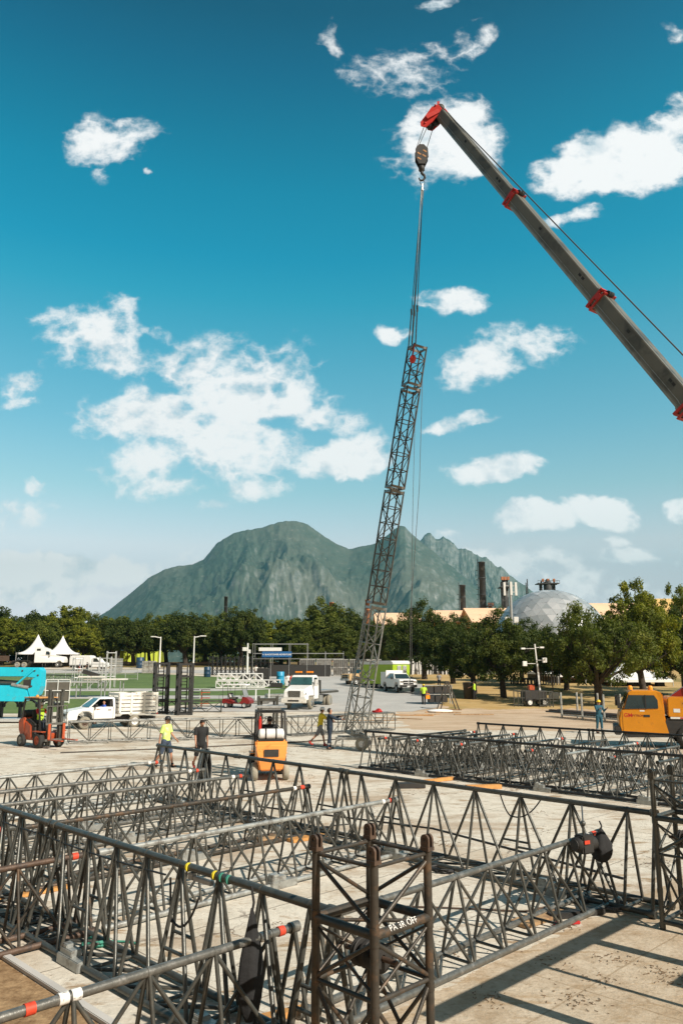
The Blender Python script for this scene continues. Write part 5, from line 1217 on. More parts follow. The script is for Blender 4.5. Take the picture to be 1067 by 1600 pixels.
q = MB(); q.box((-.95, .36, 1.75), (.09, .09, .34)); q.tube((-.95, .36, 1.9), (-.95, .36, 2.0), .03); o = q.build('fire_extinguisher', 'paint_red', bevel=.03); o.location = fo; o.rotation_euler = (0, 0, fb); tag(o, 'red extinguisher strapped to the left pillar of the orange forklift', 'extinguisher')
# yellow truck at the right edge --------------------------------------------
c = G(1064, 1171); X0 = D(972, 1100, 36.6).x
t = thing('service_truck', 'yellow orange service truck with beacons and lettering, half out at the right edge', 'truck', (X0, 37.4, 0), R(163))
# local +x is the way it faces (towards picture left), cab front at x=0
q = MB(); q.extr([(-.02, .92), (-.02, 1.28), (-.10, 1.62), (-.30, 1.72), (-1.72, 1.72), (-1.95, 1.5), (-2.15, .62), (-.10, .62)], 1.15); q.build('cab_body', 'paint_yellow', t, bevel=.05)
q = MB(); q.extr([(-.20, 1.68, 1.13), (-.52, 2.44, 1.05), (-.62, 2.52, 1.0), (-1.70, 2.52, 1.0), (-1.95, 2.40, 1.08), (-1.98, 1.68, 1.14), (-1.98, 1.4, 1.14)], 1.1); q.build('cab_roof', 'paint_yellow', t, bevel=.05)
for s in (-1, 1):
    q = MB(); vs = [(-.28, s * 1.145, 1.70), (-.50, s * 1.09, 2.32), (-1.58, s * 1.085, 2.32), (-1.72, s * 1.10, 2.1), (-1.72, s * 1.145, 1.74)]; q.add(vs + [(x, y + s * .012, z) for x, y, z in vs], [(0, 1, 2, 3, 4), (9, 8, 7, 6, 5), (0, 5, 6, 1), (1, 6, 7, 2), (2, 7, 8, 3), (3, 8, 9, 4), (4, 9, 5, 0)]); w_ = q.build('side_window', 'glass_dark', t)
    q = MB(); q.bb(-1.18, s * 1.14 - .02, 1.7, -1.22, s * 1.14 + .03, 2.33); q.build('window_post', 'case_black', w_)
    q = MB(); q.bb(-.18, s * 1.158, .66, -1.40, s * 1.166, 1.66); d_ = q.build('door', 'paint_yellow', t, bevel=.004); q = MB(); q.bb(-1.08, s * 1.166, 1.36, -1.34, s * 1.18, 1.46); q.build('handle', 'case_black', d_)
    q = MB(); q.box((-.04, s * 1.32, 2.0), (.12, .2, .52)); q.tube((-.2, s * 1.1, 2.25), (-.06, s * 1.3, 2.2), .02); q.build('mirror', 'case_black', t, bevel=.03)
q = MB(); vs = [(-.155, -1.02, 1.74), (-.155, 1.02, 1.74), (-.47, .96, 2.40), (-.47, -.96, 2.40)]; q.add(vs + [(x - .06, y, z) for x, y, z in vs], [(0, 1, 2, 3), (7, 6, 5, 4)]); q.build('windshield', 'glass_dark', t)
text('door_lettering', 'GM', .24, 'paint_red', t, (-.42, 1.168, 1.42), Euler((R(90), 0, R(180))), .002, 1.0, .004)
text('door_lettering', 'PYTRON', .13, 'paint_darkred', t, (-.84, 1.168, 1.41), Euler((R(90), 0, R(180))), .002, 1.0, .002)
q = MB(); q.bb(-.93, 1.166, 1.60, -1.13, 1.170, 1.66); q.build('sticker', 'plastic_white', t)
for x in (-.62, -1.5): q = MB(); q.lathe([(.11, 2.54), (.11, 2.66), (.08, 2.72), (0, 2.73)], c=(x, .4, 0), n=14); q.build('beacon', 'beacon_orange', t)
q = MB(); q.extr([(-2.2, 1.35), (-2.1, 1.42), (-2.12, 2.2), (-2.2, 2.25), (-6.6, 2.2), (-6.6, 1.35)], 1.15); bx_ = q.build('engine_body', 'paint_yellow', t, bevel=.04)
q = MB(); q.extr([(-2.75, 2.0), (-2.9, 1.86), (-4.6, 1.84), (-4.6, 1.98)], 1.152, 1.165); q.build('vent_slot', 'case_black', bx_)
q = MB(); q.bb(-2.35, 1.155, 1.58, -2.62, 1.16, 1.74); q.build('sticker', 'plastic_white', bx_)
q = MB(); q.bb(-2.2, 1.155, 1.30, -4.6, 1.165, 1.38); q.build('reflective_strip', 'plastic_white', bx_)
for x in (-2.6, -2.9, -3.5): q = MB(); q.bb(x, 1.165, 1.31, x - .15, 1.169, 1.37); q.build('red_reflector', 'paint_red', bx_)
q = MB(); q.extr([(-1.75, .62), (-2.05, 1.32), (-6.8, 1.32), (-6.8, .6), (-.3, .45), (-.25, .6)], 1.12); q.build('skirt', 'case_black', t)
q = MB(); q.box((.05, 0, .75), (.3, 2.3, .4)); q.build('bumper', 'case_black', t, bevel=.04)
for x in (-2.9, -5.6):
    for s in (-1, 1): wheel(t, (x, s * 1.04, .52), .52, .34, 'rubber', 'galvanised')
q = MB(); q.extr([(-2.3, 2.22), (-3.4, 3.0), (-3.75, 3.0), (-4.1, 2.22)], .25); q.build('winch_arm', 'paint_darkred', t)
q = MB(); cx_, cz_ = -3.55, 2.75
q.lathe([(.36, -.05), (.42, -.05), (.42, .05), (.36, .05), (.36, -.05)], 'Y', (cx_, .35, cz_), 26); q.lathe([(0, -.06), (.1, -.06), (.1, .06), (0, .06)], 'Y', (cx_, .35, cz_), 14)
for k in range(6): a = k * math.pi / 3; q.beam((cx_, .35, cz_), (cx_ + .38 * math.cos(a), .35, cz_ + .38 * math.sin(a)), .05, .06)
q.build('spoked_drum', 'paint_red', t)
# white semi tractor at the far left ----------------------------------------
c = G(65, 1043); sc_ = c.y / 145; t = thing('semi_truck', 'white long nosed semi tractor before the two white tents', 'semi truck', (c.x, c.y, c.z), R(0))
q = MB(); q.extr([(-1.0, .9, 1.2), (3.3, .9, 1.2), (3.4, 1.2, 1.15), (3.9, 1.25, 1.1), (4.2, .9, 1.05), (4.6, .9, 1.0), (4.65, 1.5, .95), (4.4, 2.0, .92), (2.2, 2.35, 1.15), (-1.0, 2.35, 1.2)], 1.2); q.build('body', 'paint_white', t, bevel=.06)
q = MB(); q.extr([(-1.0, 2.2, 1.2), (2.25, 2.3, 1.15), (1.7, 3.1, 1.1), (1.2, 3.5, 1.05), (0, 3.95, 1.0), (-1.0, 3.95, 1.0)], 1.2); q.build('cab_roof', 'paint_white', t, bevel=.06)
for s in (-1, 1):
    q = MB(); vs = [(1.15, s * 1.2, 2.42), (2.0, s * 1.17, 2.42), (1.65, s * 1.12, 3.0), (1.15, s * 1.12, 3.0)]; q.add(vs + [(x, y + s * .02, z) for x, y, z in vs], [(0, 1, 2, 3), (7, 6, 5, 4)]); q.build('side_window', 'glass_dark', t)
    q = MB(); q.bb(-.6, s * 1.08, 3.15, .1, s * 1.16, 3.5); q.build('sleeper_window', 'glass_dark', t)
    q = MB(); q.box((2.1, s * 1.45, 2.7), (.15, .2, .9)); q.build('mirror', 'plastic_white', t)
    wheel(t, (3.4, s * 1.0, .52), .52, .34, 'rubber', 'chrome')
    for x in (-4.2, -2.9): wheel(t, (x, s * .95, .52), .52, .55, 'rubber_dusty', 'galvanised')
q = MB(); q.box((-2.0, 0, .95), (7.0, 1.0, .35)); q.box((-3.6, 0, 1.25), (3.0, 2.2, .14)); q.build('chassis', 'case_black', t)
q = MB(); q.box((-6.6, 0, 1.7), (2.2, 2.4, 1.0)); q.box((-5.6, 0, 1.5), (.2, 2.4, 1.4)); q.build('rear_gear', 'steel_rust', t)
# white tank truck ------------------------------------------------------------
c = G(141, 1048); t = thing('tank_truck', 'small white truck with a rounded tank parked on the road behind the lawn', 'truck', c, R(-6))
q = MB(); q.extr([(-3.4, .9), (.6, .9), (.6, 2.3), (.3, 2.6), (-3.1, 2.6), (-3.4, 2.3)], 1.05); q.build('tank', 'paint_white', t, bevel=.12)
q = MB(); q.extr([(.7, .6), (3.0, .6), (3.1, 1.1), (2.9, 1.4), (2.2, 1.5), (1.6, 2.2), (.9, 2.25), (.7, 2.2)], 1.0); q.build('cab', 'paint_white', t, bevel=.06)
for s in (-1, 1):
    q = MB(); vs = [(.95, s * 1.0, 1.5), (2.0, s * 1.0, 1.5), (1.55, s * 1.0, 2.1), (.95, s * 1.0, 2.1)]; q.add(vs + [(x, y + s * .02, z) for x, y, z in vs], [(0, 1, 2, 3), (7, 6, 5, 4)]); q.build('side_window', 'glass_dark', t)
    for x in (2.1, -2.2): wheel(t, (x, s * .85, .42), .42, .28, 'rubber', 'plastic_white')
q = MB(); q.box((-1.4, 0, .7), (4, 1.0, .3)); q.build('chassis', 'case_black', t)
# cyan boom lift at the left edge --------------------------------------------
Yb = 52.0; pA = D(68, 1042, Yb); k_ = Yb / F
def bp(px, py): p = D(px, py, Yb); return (p.x, p.z)
t = thing('boom_lift', 'bright cyan folded boom lift arms entering at the left edge over black frames', 'boom lift', (0, Yb, 0))
q = MB(); q.extr([bp(*p) for p in [(-60, 1042), (66, 1043), (69, 1048), (68, 1072), (62, 1086), (52, 1092), (46, 1073), (53, 1063), (58, 1059), (40, 1057), (-60, 1057)]], -.45, .45); q.build('upper_arm', 'paint_cyan', t, bevel=.03)
q = MB(); q.extr([bp(*p) for p in [(-60, 1070), (28, 1071), (46, 1073), (50, 1090), (40, 1096), (-60, 1094)]], -.5, .5); q.build('lower_arm', 'paint_cyan', t, bevel=.03)
q = MB(); a, b2 = bp(-40, 1063), bp(30, 1068); q.tube((a[0], 0, a[1]), (b2[0], 0, b2[1]), .18, 14); q.build('jib_tube', 'steel_dark', t)
q = MB(); a, b2 = bp(30, 1070), bp(58, 1046); q.tube((a[0], -.5, a[1]), (b2[0], -.5, b2[1]), .07, 10); q.build('cylinder', 'paint_cyan', t); q = MB(); a, b2 = bp(24, 1069), bp(50, 1074); q.tube((a[0], -.5, a[1]), (b2[0], -.5, b2[1]), .10, 10); q.build('cylinder', 'steel_light', t)
for (px, py) in ((40, 1048), (59, 1048), (64, 1055), (54, 1072)): x, z = bp(px, py); q = MB(); q.tube((x, -.48, z), (x, -.43, z), .06, 10); q.build('pin', 'steel_dark', t)
q = MB(); x, z = bp(55, 1062); q.box((x - .3, -.47, z - .25), (.5, .03, .5)); q.build('access_hole', 'case_black', t)
t = thing('support_frame', 'row of black curved support frames under the cyan boom lift', 'frame', (-24.5, 53.4, 0)); 
for i in range(5):
    q = MB(); x = i * 1.25 - .8; q.box((x, 0, .9), (.14, .3, 1.8)); 
    for k in range(8): a0, a1 = math.pi * k / 8, math.pi * (k + 1) / 8; q.beam((x + .62 - .5 * math.cos(a0), 0, .95 + .45 * math.sin(a0)), (x + .62 - .5 * math.cos(a1), 0, .95 + .45 * math.sin(a1)), .2, .09)
    q.box((x + .6, 0, .25), (1.2, .2, .12)); q.build('frame_section', 'steel_black', t)
q = MB(); q.box((1.8, -.8, .18), (6.2, 1.6, .2)); q.build('outrigger', 'aluminium', t, bevel=.03)
# ------------------------------------------------------------------ upright black lattice towers and bits on the yard
def upright(label, px, pyb, wpx, pyt, grp):
    g = G(px, pyb); Y = g.y; hh = D(px, pyt, Y).z - g.z; w_ = wpx * Y / F * .80; t = thing('upright_tower', label, 'tower', g, R(22), grp); h2 = w_ / 2
    p = MB()
    for x in (-h2, h2):
        for y in (-h2, h2): p.box((x, y, hh / 2), (.16, .16, hh))
    p.build('post', 'steel_black', t)
    b = MB(); n = 4
    for i in range(n + 1):
        z = .1 + (hh - .2) * i / n
        for s in (-1, 1): b.box((0, s * h2, z), (w_, .1, .14)); b.box((s * h2, 0, z), (.1, w_, .14))
    for k in range(14):
        z = .3 + k * (hh - .5) / 14; b.box((0, h2 * .5, z), (w_ * .5, .04, .05))
    for s in (-1, 1): b.box((s * w_ * .22, h2 * .5, hh / 2), (.08, .08, hh - .1))
    b.build('ladder', 'steel_black', t)
upright('left of the two upright black lattice towers, right behind the stake bed', 250, 1115, 24, 1035, 'upright black lattice towers')
upright('right of the two upright black lattice towers, beside the stacked chairs', 287, 1117, 25, 1036, 'upright black lattice towers')
for i, (px, py) in enumerate(((268, 1114), (322, 1113))):
    g = G(px, py); t = thing('trestle', ('dark low trestle between the two upright black towers', 'dark low trestle right of the upright towers, under the chairs')[i], 'trestle', g, 0); w_ = (1.1, 1.2)[i]
    q = MB()
    for x in (-w_, w_): q.box((x, 0, .45), (.1, .1, .9))
    q.box((0, 0, .88), (2 * w_, .12, .1)); q.beam((-w_, 0, .05), (0, 0, .85), .05, .05); q.beam((w_, 0, .05), (0, 0, .85), .05, .05); q.beam((-w_, 0, .85), (0, 0, .05), .05, .05); q.beam((w_, 0, .85), (0, 0, .05), .05, .05); q.box((0, 0, .06), (2 * w_, .08, .06))
    q.build('frame', 'steel_dark', t)
g = G(312, 1108); t = thing('chair_stack', 'stack of red and black folding frames right of the upright towers', 'stack', g, .1)
for i in range(7):
    for s in (-1, 1): q = MB(); q.box((s * .45, 0, .25 + i * .22), (.75, .6, .05)); q.box((s * .45 - .3, 0, .15 + i * .22), (.05, .6, .2)); q.build('folding_frame', 'paint_redorange' if s > 0 and i % 2 else ('steel_black' if s < 0 else 'steel_rust'), t)
# folding boards by the golf cart and white flight cases behind
def stack_of(label, px, py, dims, m, n, name, cat, gap=.02, rz=0, cols=1, group=None):
    g = G(px, py); t = thing(name, label, cat, g, rz, group)
    for c_ in range(cols):
        for i in range(n): q = MB(); q.box(((c_ - (cols - 1) / 2) * (dims[0] + .06), 0, dims[2] / 2 + i * (dims[2] + gap) + .01), dims); q.build('piece', m if isinstance(m, str) else m[(i + c_) % len(m)], t, bevel=.02)
    return t
stack_of('pair of flat grey trolley boards beside the golf cart', 415, 1096, (3.0, 1.5, .14), ('galvanised', 'steel_light'), 2, 'board_stack', 'boards')
g = G(410, 1100)
for i, (px, py) in enumerate(((402, 1094), (408, 1096), (415, 1100), (421, 1094))): pass
t = thing('rail_cart', 'low cart with four white posts right of the golf cart', 'cart', G(410, 1099), .05); q = MB(); q.box((0, 0, .25), (1.5, 1.2, .1)); q.build('deck', 'galvanised', t)
for x in (-.6, .6):
    for y in (-.5, .5): q = MB(); q.tube((x, y, .3), (x, y, 1.25), .035); q.build('post', 'plastic_white', t)
stack_of('grey covered boards left of the flatbed truck', 441, 1092, (3.2, 1.3, .22), 'steel_light', 2, 'board_stack', 'boards', rz=.3)
stack_of('taller black equipment case beside the blue barrel', 411, 1070, (1.5, 1.2, 1.0), 'case_black', 2, 'equipment_case', 'case')
stack_of('shorter black equipment case next to the blue barrel', 423, 1072, (1.6, 1.0, .85), 'case_black', 1, 'equipment_case', 'case')
stack_of('lowest black equipment case right beside the blue barrel', 432, 1074, (1.4, 1.0, .5), 'case_black', 1, 'equipment_case', 'case')
def barrel(label, px, py, r=.45, h=1.5, m='paint_blue'):
    t = thing('barrel', label, 'barrel', G(px, py)); q = MB(); q.lathe([(0, 0), (r * .95, 0), (r, .1), (r, h * .32), (r * 1.04, h * .34), (r, h * .36), (r, h * .66), (r * 1.04, h * .68), (r, h * .7), (r, h - .05), (r * .9, h), (0, h)], n=20); q.build('drum', m, t)
mat('barrel_blue', (.02, .28, .48), .45, 0, .1, 5)
barrel('bright blue barrel left of the flatbed truck', 438, 1070, .48, 1.6, 'barrel_blue'); barrel('dark blue bin at the edge of the far lawn', 324, 1058, .5, 1.5, 'paint_blue'); barrel('dark blue bin beside the lone tree trunk on the left', 219, 1044, .7, 2.0, 'paint_blue')
stack_of('grey cube of stacked pallets on the far road left of the upright towers', 233, 1052, (1.0, 1.2, .18), 'crate_grey', 9, 'pallet_stack', 'pallets', gap=.04, cols=2)
stack_of('pale tall panel stack beside the scaffold tubes on the far road', 181, 1051, (.9, 1.4, .30), ('crate_grey', 'galvanised'), 7, 'panel_stack', 'panels', gap=.03, cols=2)
# white trusses stacked
for i, (px, py, L, dz_, lb) in enumerate(((338, 1075, 5.6, 0, 'front white truss in the pile behind the golf cart'), (340, 1075, 5.2, .86, 'upper white truss in the pile behind the golf cart'), (377, 1073, 4.6, 0, 'white truss right of the pile, before the black cases'))):
    g = G(px, py); box_truss(lb, g, g + Vector((L, 0, 0)), .05 + dz_, .72, .7, .7, .06, .04, 'plastic_white', 'plastic_white', 'white trusses piled behind the golf cart', 'white_truss')
# black trusses standing in a row
g0, g1 = G(330, 1055), G(418, 1056)
for i in range(14):
    f = i / 13; p = g0.lerp(g1, f); t = thing('upright_truss', ORD[i] + ' black truss from the left in the far standing row before the trees', 'truss', p, R(60 + 12 * (i % 3)), 'black trusses standing in a far row'); hh = 2.9 - .1 * (i % 3)
    q = MB(); r3 = [(.35 * math.cos(a), .35 * math.sin(a)) for a in (0, 2.09, 4.19)]
    for a in r3: q.tube((*a, 0), (*a, hh), .06, 6)
    for k in range(5):
        for j in range(3): q.tube((*r3[j], hh * k / 5), (*r3[(j + 1) % 3], hh * (k + 1) / 5), .035, 5)
    q.build('lattice', 'steel_black', t)
# slim white light mast in front of them
g = G(386, 1064); t = thing('light_mast', 'white telescopic light mast beside the blue banner', 'mast', g); q = MB(); q.tube((0, 0, .4), (0, 0, 3.2), .16, 10); q.tube((0, 0, 3.2), (0, 0, 5.0), .11, 10); q.build('mast', 'plastic_white', t)
q = MB(); q.box((-.4, 0, 4.2), (.6, .3, .5)); q.box((.25, 0, 3.9), (.3, .3, .5)); q.build('lamp_head', 'plastic_white', t, bevel=.03); q = MB(); q.box((0, 0, .5), (1.6, 1.0, .7)); q.build('generator', 'case_black', t, bevel=.04)
# banner stage
g = G(418, 1062); g.y += 8; g.z = gz(g.y); t = thing('banner_stage', 'scaffold stage with a blue lettered banner before the left trees', 'stage', g)
k_ = g.y / F
q = MB()
for i in range(6):
    for y in (0, 3): q.tube((-3 + i * 2.7, y, 0), (-3 + i * 2.7, y, 4.9 - (1.2 if i > 3 else 0)), .035, 6)
for z in (2.6, 3.4, 4.8):
    q.tube((-3, 0, z), (10.6 if z < 4 else 5.2, 0, z), .035, 6); q.tube((-3, 3, z), (10.6 if z < 4 else 5.2, 3, z), .035, 6)
q.build('scaffold', 'galvanised', t)
q = MB(); q.bb(-.5, 0, 0, 8.5, 3, 1.7); q.build('black_skirt', 'case_black', t)
bw = 5.0; q = MB(); q.box((.6, -.12, 3.25), (4.4, .05, .85)); bn_ = q.build('banner', 'banner_blue', t)
text('banner_lettering', 'A  BLACKTOWER ADVENTURE', .31, 'plastic_white', t, (.6, -.155, 3.22), Euler((R(90), 0, 0)), .004, 1.0, .006)
q = MB(); q.box((-.4, -.05, 4.0), (3.4, .08, .5)); q.build('white_panel', 'plastic_white', t)
# timber crates (equipment cages) by the trees
g = G(478, 1059); g.y += 6; g.z = gz(g.y)
for i in range(5):
    t = thing('cage_box', ORD[i] + ' caged storage box from the left in the shaded row behind the flatbed truck', 'crate', (g.x + i * 2.5, g.y, g.z), 0, 'caged boxes in a shaded row'); q = MB()
    for z in (.05, 1.2, 2.4): q.box((0, 0, z), (2.3, 1.8, .1))
    for x in [-1.1 + .31 * k for k in range(8)]: q.box((x, -.9, 1.2), (.10, .05, 2.4))
    q.build('frame', 'crate_grey', t); q = MB(); q.bb(-1.05, -.8, .1, 1.05, .8, 2.3); q.build('contents', ('case_black', 'crate_grey', 'tent_dark', 'steel_dark', 'crate_grey')[i], t)
# metal frames on the left lawn
def rail(label, a, b2, h, n, m='aluminium', name='barrier', cat='barrier', deck=None, group=None):
    a, b2 = Vector(a), Vector(b2); d = b2 - a; t = thing(name, label, cat, a, math.atan2(d.y, d.x), group); L = math.hypot(d.x, d.y); q = MB()
    for i in range(n + 1): q.tube((L * i / n, 0, 0), (L * i / n, 0, h), .045, 6)
    for z in (h, h * .55, .15): q.tube((0, 0, z), (L, 0, z), .04, 6)
    q.build('frame', m, t)
    if deck: q = MB(); q.bb(0, .05, h * .12, L, .12, h * .9); q.build('panel', deck, t)
    return t
rail('dark panel in a white frame standing left of the forklift mast', G(70, 1100), G(108, 1099), 2.1, 2, 'plastic_white', 'framed_panel', 'panel', 'tent_dark')
rail('long pale scaffold rail crossing the left lawn before the tanker', G(66, 1062), G(215, 1064), 1.4, 8, 'aluminium', 'scaffold_rail', 'scaffold')
box_truss('long grey box truss lying on the left lawn', G(62, 1062) + Vector((0, -3, 0)), G(175, 1066) + Vector((0, -3, 0)), .05, .7, .6, .9, .05, .03, 'steel_dark', 'galvanised', None, 'box_truss')
for i, (px, py, hh, w_) in enumerate(((150, 1078, 3.0, 1.6), (163, 1076, 3.6, 1.3), (172, 1074, 4.2, 1.0), (120, 1072, 3.4, .9))):
    g = G(px, py); t = thing('scaffold_tower', ('stubby silver scaffold frame behind the stake truck cab', 'middle silver scaffold frame behind the stake truck cab', 'tallest silver scaffold tubes behind the stake truck cab', 'thin silver pole frame left of the silver scaffold frames')[i], 'scaffold', g, .2 * i); q = MB()
    for x in (-w_ / 2, w_ / 2):
        for y in (-.5, .5): q.tube((x, y, 0), (x, y, hh), .05, 6)
    for z in (hh * .3, hh * .6, hh * .95): q.tube((-w_ / 2, -.5, z), (w_ / 2, -.5, z), .045, 6); q.tube((-w_ / 2, .5, z), (w_ / 2, .5, z), .045, 6); q.tube((-w_ / 2, -.5, z), (-w_ / 2, .5, z), .045, 6)
    q.tube((-w_ / 2, -.5, .1), (w_ / 2, -.5, hh * .6), .035, 6); q.build('frame', 'aluminium', t)
t = thing('stage_deck', 'white stage deck panels piled behind the stake truck cab', 'stage deck', G(138, 1090), .05); 
for i, (x, y, z, w_, d_) in enumerate(((-1.5, 0, 1.5, 5.0, 1.6), (1.5, .6, 1.75, 4.0, 1.6), (.2, .2, 2.0, 2.4, 1.2))): q = MB(); q.box((x, y, z), (w_, d_, .16)); q.build('deck_panel', 'paint_white_worn' if i else 'aluminium', t, bevel=.02)
for x in (-3.6, -1, 1.4, 3.2):
    for y in (-.6, .8): q = MB(); q.tube((x, y, 0), (x, y, 1.6), .06, 6); q.build('leg', 'galvanised', t)
q = MB(); q.box((.1, .2, 2.3), (1.6, .8, .4), (0, .3, .1)); q.build('folded_cover', 'case_black', t)
# ------------------------------------------------------------------ right side gear
g = G(834, 1103); t = thing('light_tower', 'mobile light tower trailer with a white mast under the right trees', 'light tower', g, .1)
q = MB(); q.box((0, 0, .85), (2.0, 1.2, .95)); q.build('generator', 'case_black', t, bevel=.06)
q = MB(); q.box((.55, 0, 2.0), (.12, .12, 3.2), (0, R(-3), 0)); q.box((.40, 0, 4.2), (.09, .09, 2.2), (0, R(-4), 0)); q.build('mast', 'plastic_white', t)
for (x, z) in ((-.7, 3.6), (1.1, 3.9), (-.8, 4.9), (.9, 5.0)): q = MB(); q.box((x, -.1, z), (.36, .22, .42 if z < 4.5 else .14)); q.tube((x, 0, z), (.35, 0, z), .03); q.build('lamp_head', 'plastic_white', t, bevel=.04)
for x in (-.6, .7):
    for y in (-.7, .7): wheel(t, (x, y, .32), .32, .2, 'rubber', 'plastic_white')
q = MB(); q.box((-.2, 0, 1.55), (.5, .5, .45)); q.build('exhaust_box', 'paint_redorange', t, bevel=.04); q = MB(); q.beam((.9, 0, .45), (2.2, 0, .4), .1, .1); q.build('tow_bar', 'steel_dark', t)
t = thing('pipe_rack', 'low steel rack with upright posts holding rusty pipes behind the teal worker', 'rack', G(890, 1122), math.atan2(G(1000, 1132).y - G(890, 1122).y, G(1000, 1132).x - G(890, 1122).x))
q = MB()
for x in (0, 2.2, 4.4, 6.6):
    for y in (-.7, .7): q.box((x, y, .9), (.1, .1, 1.8))
    q.box((x, 0, .25), (.1, 1.4, .12))
q.box((3.3, -.7, .25), (6.8, .08, .1)); q.box((3.3, .7, .25), (6.8, .08, .1)); q.build('frame', 'steel_light', t)
for i in range(9): q = MB(); y = -.55 + .14 * i; q.tube((-2 + .2 * (i % 3), y, .38 + .1 * (i % 2)), (7.2 - .3 * (i % 4), y, .38 + .1 * (i % 2)), .06, 8); q.build('pipe', 'steel_rust' if i % 2 else 'steel_brown', t)
t = thing('road_case', 'open black road cases on a grey trolley beside the hi-vis man', 'case', G(683, 1100), .1)
for i in range(3): q = MB(); q.box((-.75 + i * .75, 0, 1.25), (.68, .8, .6)); q.build('case_box', 'case_black', t, bevel=.03)
q = MB(); q.box((0, 0, .85), (2.4, .9, .08)); q.box((0, 0, 1.62), (2.4, .9, .06))
for x in (-1.2, 1.25): q.box((x, -.4, .85), (.08, .08, 1.7)); q.box((x, .4, .85), (.08, .08, 1.7))
q.build('trolley', 'steel_light', t); 
for i in range(3): q = MB(); q.box((-.6 + i * .6, -.1, .45), (.5, .6, .6)); q.build('lower_box', 'case_black', t, bevel=.03)
g = G(698, 1109); t = thing('a_frame', 'dark a-frame trestle standing on the dirt', 'trestle', g, .15); q = MB()
for y in (-.5, .5): q.beam((-.7, y, 0), (.1, y, 2.3), .08, .08); q.beam((.9, y, 0), (.05, y, 2.3), .08, .08)
q.beam((.08, -.5, 2.25), (.08, .5, 2.25), .08, .1); q.beam((-.45, -.5, .7), (-.45, .5, .7), .06, .06); q.build('frame', 'steel_brown', t)
q = MB(); q.ball((0, 0, .1), .7, 14, 8, (1.5, .8, .22)); o = q.build('white_tarp', 'tent_fabric'); o.location = G(687, 1113); tag(o, 'crumpled white tarp on the dirt at the foot of the a-frame', 'tarp')
t = thing('trash_bin', 'dark bin at the foot of the tree beside the hi-vis vest man', 'bin', G(733, 1092)); q = MB(); q.lathe([(0, 0), (.5, 0), (.6, 1.5), (.64, 1.55), (0, 1.6)], n=16); q.build('bin_body', 'case_black', t)
for i, (xa, xb, y0_, lb) in enumerate(((803, 829, 1104, 'thin wire barrier left of the light tower'), (843, 864, 1105, 'thin wire barrier right of the light tower'))): rail(lb, G(xa, y0_), G(xb, y0_), 1.3, 4, 'steel_dark')
g = G(864, 1092); t = thing('lamp_post', 'thin rusty sign pole with a white box at its foot, right of the light tower', 'pole', g); q = MB(); q.tube((0, 0, 0), (0, 0, 5.2), .06, 8); q.build('pole', 'steel_rust', t); q = MB(); q.box((0, -.2, .3), (.9, .6, .6)); q.build('base_block', 'plastic_white', t, bevel=.04)
# picnic tables and low stage in shade
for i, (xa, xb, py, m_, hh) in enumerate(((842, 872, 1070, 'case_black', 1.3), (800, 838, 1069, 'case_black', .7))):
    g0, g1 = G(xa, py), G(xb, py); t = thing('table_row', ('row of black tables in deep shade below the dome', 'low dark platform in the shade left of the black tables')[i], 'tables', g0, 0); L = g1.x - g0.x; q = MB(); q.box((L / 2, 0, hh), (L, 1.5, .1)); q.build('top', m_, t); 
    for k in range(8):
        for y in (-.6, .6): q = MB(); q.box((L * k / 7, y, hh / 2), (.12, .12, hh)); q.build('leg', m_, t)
# striped white poles standing behind trees (stored fencing)
g0, g1 = G(652, 1062), G(800, 1062); random.seed(5)
t = thing('fence_store', 'long row of upright white and grey barriers stored in the shade below the trees', 'barriers', (g0.x, g0.y + 14, gz(g0.y + 14))); Lx = (g1.x - g0.x) * (g0.y + 14) / g0.y
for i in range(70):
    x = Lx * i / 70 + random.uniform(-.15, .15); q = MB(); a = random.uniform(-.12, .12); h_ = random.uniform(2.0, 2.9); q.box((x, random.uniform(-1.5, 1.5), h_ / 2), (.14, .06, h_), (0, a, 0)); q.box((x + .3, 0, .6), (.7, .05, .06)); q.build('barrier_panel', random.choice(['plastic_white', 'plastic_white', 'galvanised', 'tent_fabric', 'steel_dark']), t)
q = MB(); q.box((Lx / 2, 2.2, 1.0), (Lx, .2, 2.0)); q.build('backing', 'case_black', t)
# ------------------------------------------------------------------ tents, fences, lamps
def peak_tent(label, px, py, wpx, ptop, peave, rz=0):
    g = G(px, py); g.y += 4; g.z = gz(g.y); k = g.y / F; hw = wpx * k / 2; zt = D(px, ptop, g.y).z - g.z; ze = D(px, peave, g.y).z - g.z
    t = thing('peaked_tent', label, 'tent', g, rz); n = 24; m = MB(); prof = []
    for j in range(13): f = j / 12; prof.append((f, ze + (zt - ze) * (1 - f) ** 2.1))
    vs = []
    for (f, z) in prof:
        for i in range(n):
            a = 2 * math.pi * (i + .5) / n; sq = 1 / max(abs(math.cos(a)), abs(math.sin(a))); rr = hw * f * (sq * f + 1.15 * (1 - f)); vs.append((rr * math.cos(a), rr * math.sin(a), z))
    for i in range(n): x, y, z = vs[12 * n + i]; vs.append((x, y, z - .35))
    m.add(vs, [(j * n + i, j * n + (i + 1) % n, (j + 1) * n + (i + 1) % n, (j + 1) * n + i) for j in range(13) for i in range(n)], True); m.build('canopy', 'tent_fabric', t, recalc=True)
    q = MB()
    for x in (-hw, hw):
        for y in (-hw, hw): q.tube((x * .98, y * .98, 0), (x * .98, y * .98, ze), .06, 8)
    q.build('post', 'aluminium', t)
    q = MB(); q.bb(-hw * .95, hw * .93, .1, hw * .95, hw * .95, ze); q.build('back_wall', 'tent_dark', t)
    return t
peak_tent('left of the two pointed white tents behind the semi tractor', 44, 1043, 46, 991, 1020)
peak_tent('right of the two pointed white tents behind the semi tractor', 84, 1043, 42, 993, 1020)
